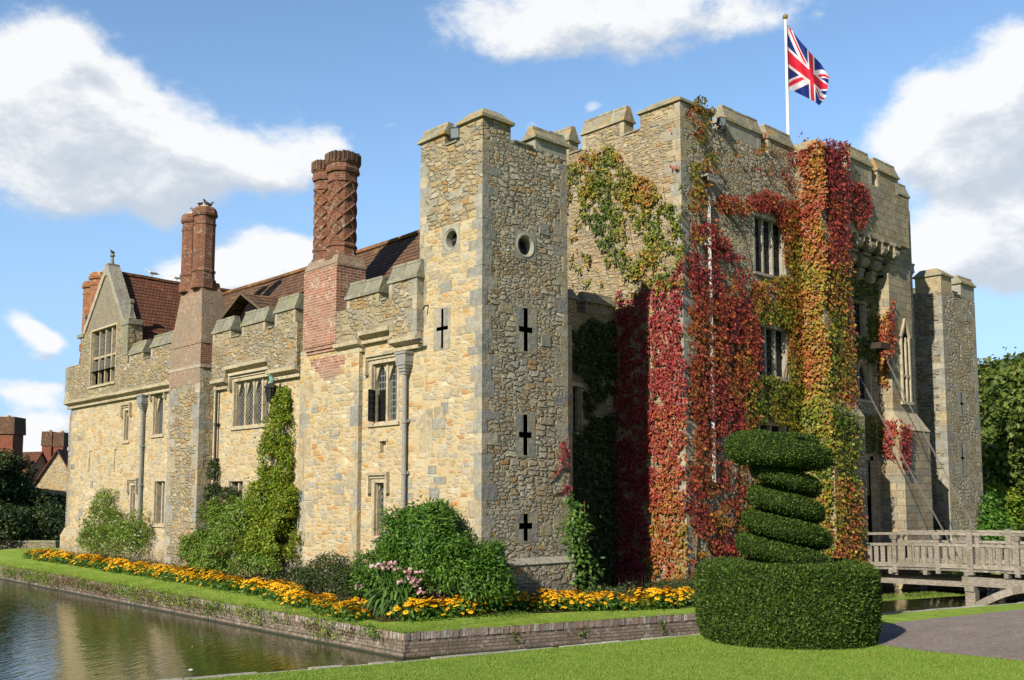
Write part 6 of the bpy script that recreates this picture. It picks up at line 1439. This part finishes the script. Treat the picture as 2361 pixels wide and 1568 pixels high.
# left side: dark trees, cottages, low wall
tree(G(8, 63), 6.0, 2.4, 13000, .2, 'dark rounded tree at the left edge', 'dkgreen', seed=41, nb=12, low=0.); tree(G(-75, 62), 6.6, 3.0, 9000, .26, 'dark tree beyond the left edge', 'dkgreen', seed=42, low=0.)
tree(G(88, 64), 3.3, 2.2, 9000, .2, 'dark bushy tree below the cottage roofs', 'dkgreen', seed=43, nb=12, low=0.); tree(G(140, 66), 3.2, 1.9, 8000, .2, 'dark bushy tree beside the castle corner', 'dkgreen', seed=44, nb=10, low=0.)
gshrub(60, 62, 3.0, 2.6, 8000, .2, 'dkgreen', 'dark shrub behind the low moat-side wall', 45); gshrub(120, 62, 2.6, 2.4, 7000, .2, 'dkgreen', 'dark shrub between low wall and castle corner', 46); gshrub(0, 60, 2.4, 2.4, 6000, .2, 'dkgreen', 'dark shrub at the left edge behind the low wall', 47)
def conifer(px, t, h, r, label, seed):
    p = G(px, t, 1.); e_ = empty('conifer', p, label, 'tree'); n = 5000; f = rng.random(n)**.7; a = rng.uniform(0, 2*pi, n); rr = r*(1-f)*(0.6+.4*rng.random(n))*(1+.25*np.sin(f*40)); P = np.array(p)+np.stack([rr*np.cos(a), rr*np.sin(a), h*f], 1)
    V_, F_ = leafgeo(P, np.stack([np.cos(a), np.sin(a), a*0+.6], 1)+rng.normal(size=(n, 3))*.4, .35, .4, tdir=(0, 0, -.3)); npmesh('crown', V_, F_, M['dkgreen'], e_); mb = MB(); mb.tube([p, (p[0], p[1], p[2]+h*.95)], [.2, .03], M['bark'], 6); mb.build('trunk', e_)
conifer(62, 120, 5.6, 3.2, 'dark conifer between the two cottage chimneys, nearer the left one', 51); conifer(92, 125, 6.4, 3.0, 'dark conifer just left of the twin chimney', 52)
tree(G(10, 118, -1), 11.6, 2.6, 4000, .5, 'green treetop above the left brick chimney', seed=53)
def cottage(pc, w, dpt, ze, zr, az_, roofmat, wall, label, chim=()):
    """gabled cottage: gable end faces the moat; az_ turns it"""
    e_ = empty('cottage', pc, label, 'cottage', rz=0); c_, s_ = cos(az_), sin(az_); X = lambda u, v, z: (pc[0]+u*c_-v*s_, pc[1]+u*s_+v*c_, z)
    mb = MB(); h = w/2
    v = [X(-h, 0, -.5), X(h, 0, -.5), X(h, dpt, -.5), X(-h, dpt, -.5), X(-h, 0, ze), X(h, 0, ze), X(h, dpt, ze), X(-h, dpt, ze), X(0, 0, zr), X(0, dpt, zr)]
    mb.add(v, [(0, 1, 5, 4), (1, 2, 6, 5), (2, 3, 7, 6), (3, 0, 4, 7), (4, 5, 8), (6, 7, 9)], wall); mb.build('wall', e_)
    mb = MB(); o = .25
    k = (zr-ze)/h
    for s in (-1, 1):
        mb.hexa([X(s*(h+o), -.2, ze-o*k), X(s*(h+o), dpt+.2, ze-o*k), X(0, dpt+.2, zr), X(0, -.2, zr), X(s*(h+o), -.2, ze-o*k+.14), X(s*(h+o), dpt+.2, ze-o*k+.14), X(0, dpt+.2, zr+.16), X(0, -.2, zr+.16)], roofmat)
    rf = mb.build('roof', e_)
    mb = MB(); mb.add([X(-.5, -.02, 1.5), X(.5, -.02, 1.5), X(.5, -.02, 2.6), X(-.5, -.02, 2.6)], [(0, 1, 2, 3)], M['glassq']); mb.build('window', e_)
    for (cp_, wd, dp, z0, z1) in chim:
        mb = MB(); Y_ = lambda u, v, z: (cp_[0]+u*cos(view)-v*sin(view), cp_[1]+u*sin(view)+v*cos(view), z)
        def ring(w_, d_, z): return [Y_(-w_/2, -d_/2, z), Y_(w_/2, -d_/2, z), Y_(w_/2, d_/2, z), Y_(-w_/2, d_/2, z)]
        hc = min(1.3, (z1-z0)*.3); mb.hexa(ring(wd, dp, z0)+ring(wd, dp, z1-hc), M['cotbrick']); mb.hexa(ring(wd*1.16, dp*1.16, z1-hc)+ring(wd*1.10, dp*1.10, z1), M['darkbrick']); mb.lathe(Y_(0, 0, 0)[:2], [(z1-.02, .24), (z1+.16, .22), (z1+.17, .1)], M['clay'], 8); mb.build('chimney', rf)
M['cotbrick'] = brick('cottage brick', (.25, .075, .04), (.18, .05, .03), (.2, .15, .12), samt=.2)
view = YAW-pi/2
def zat(py, t): return 2.5+(1147-py)*t/2320
cottage(G(133, 82), 2.9*1.25, 9, zat(1122, 82), zat(1037, 82)-.1, view+R(4), M['redtile'], M['stone'], 'cream-walled cottage gable with red roof beside the castle corner')
cottage(G(95, 88), 3.8, 9, zat(1118, 88)-.3, zat(1045, 88), view+R(62), M['redtile'], M['stone'], 'red-roofed cottage with twin brick chimneys', [(G(112, 90), .85, .85, 3, zat(995, 90)), (G(139, 90), .85, .85, 3, zat(997, 90))])
cottage(G(20, 78), 7.0, 9, zat(1135, 78), zat(1050, 78), view+R(84), M['slate'], M['stone_keep'], 'brown-roofed cottage with a stout brick chimney at the left edge', [(G(14, 76), 1.75, 1.6, 3, zat(962, 76))])
p0 = G(-80, 60); p1 = G(142, 59)
mb = MB(); mb.bar((p0[0], p0[1], -.55), (p1[0], p1[1], -.55), .35, M['stone_old'], .9); mb.bar((p0[0], p0[1], -.06), (p1[0], p1[1], -.06), .45, M['copingdark'], .12); mb.build('low_wall', label='low grey stone wall under the dark trees at the left', category='wall')
mb = MB(); p0 = G(-80, 62); p1 = G(150, 61.5); mb.bar((p0[0], p0[1], .55), (p1[0], p1[1], .55), .3, M['stone_old'], .6); mb.build('low_wall', label='second low stone wall just behind the first, half lost in shade', category='wall')
# distant wood closing the horizon
e_ = empty('distant_wood', (60, 160, 0), 'far-off belt of trees beyond the gardens', 'wood'); e_['kind'] = 'stuff'
n = 26000; a = rng.uniform(-.75, 1.05, n)+YAW; rr = 170+rng.random(n)*25; h = (5.0+3.5*fbm(np.stack([np.cos(a)*60, np.sin(a)*60, a*0], 1), .12, 5)); P = np.stack([np.cos(a)*rr, np.sin(a)*rr, rng.random(n)**.8*h-.4], 1)
V_, F_ = leafgeo(P, np.stack([-np.cos(a), -np.sin(a), a*0+.8], 1)+rng.normal(size=(n, 3))*.5, 1.7, .8); npmesh('foliage', V_, F_, M['dkgreen'], e_)
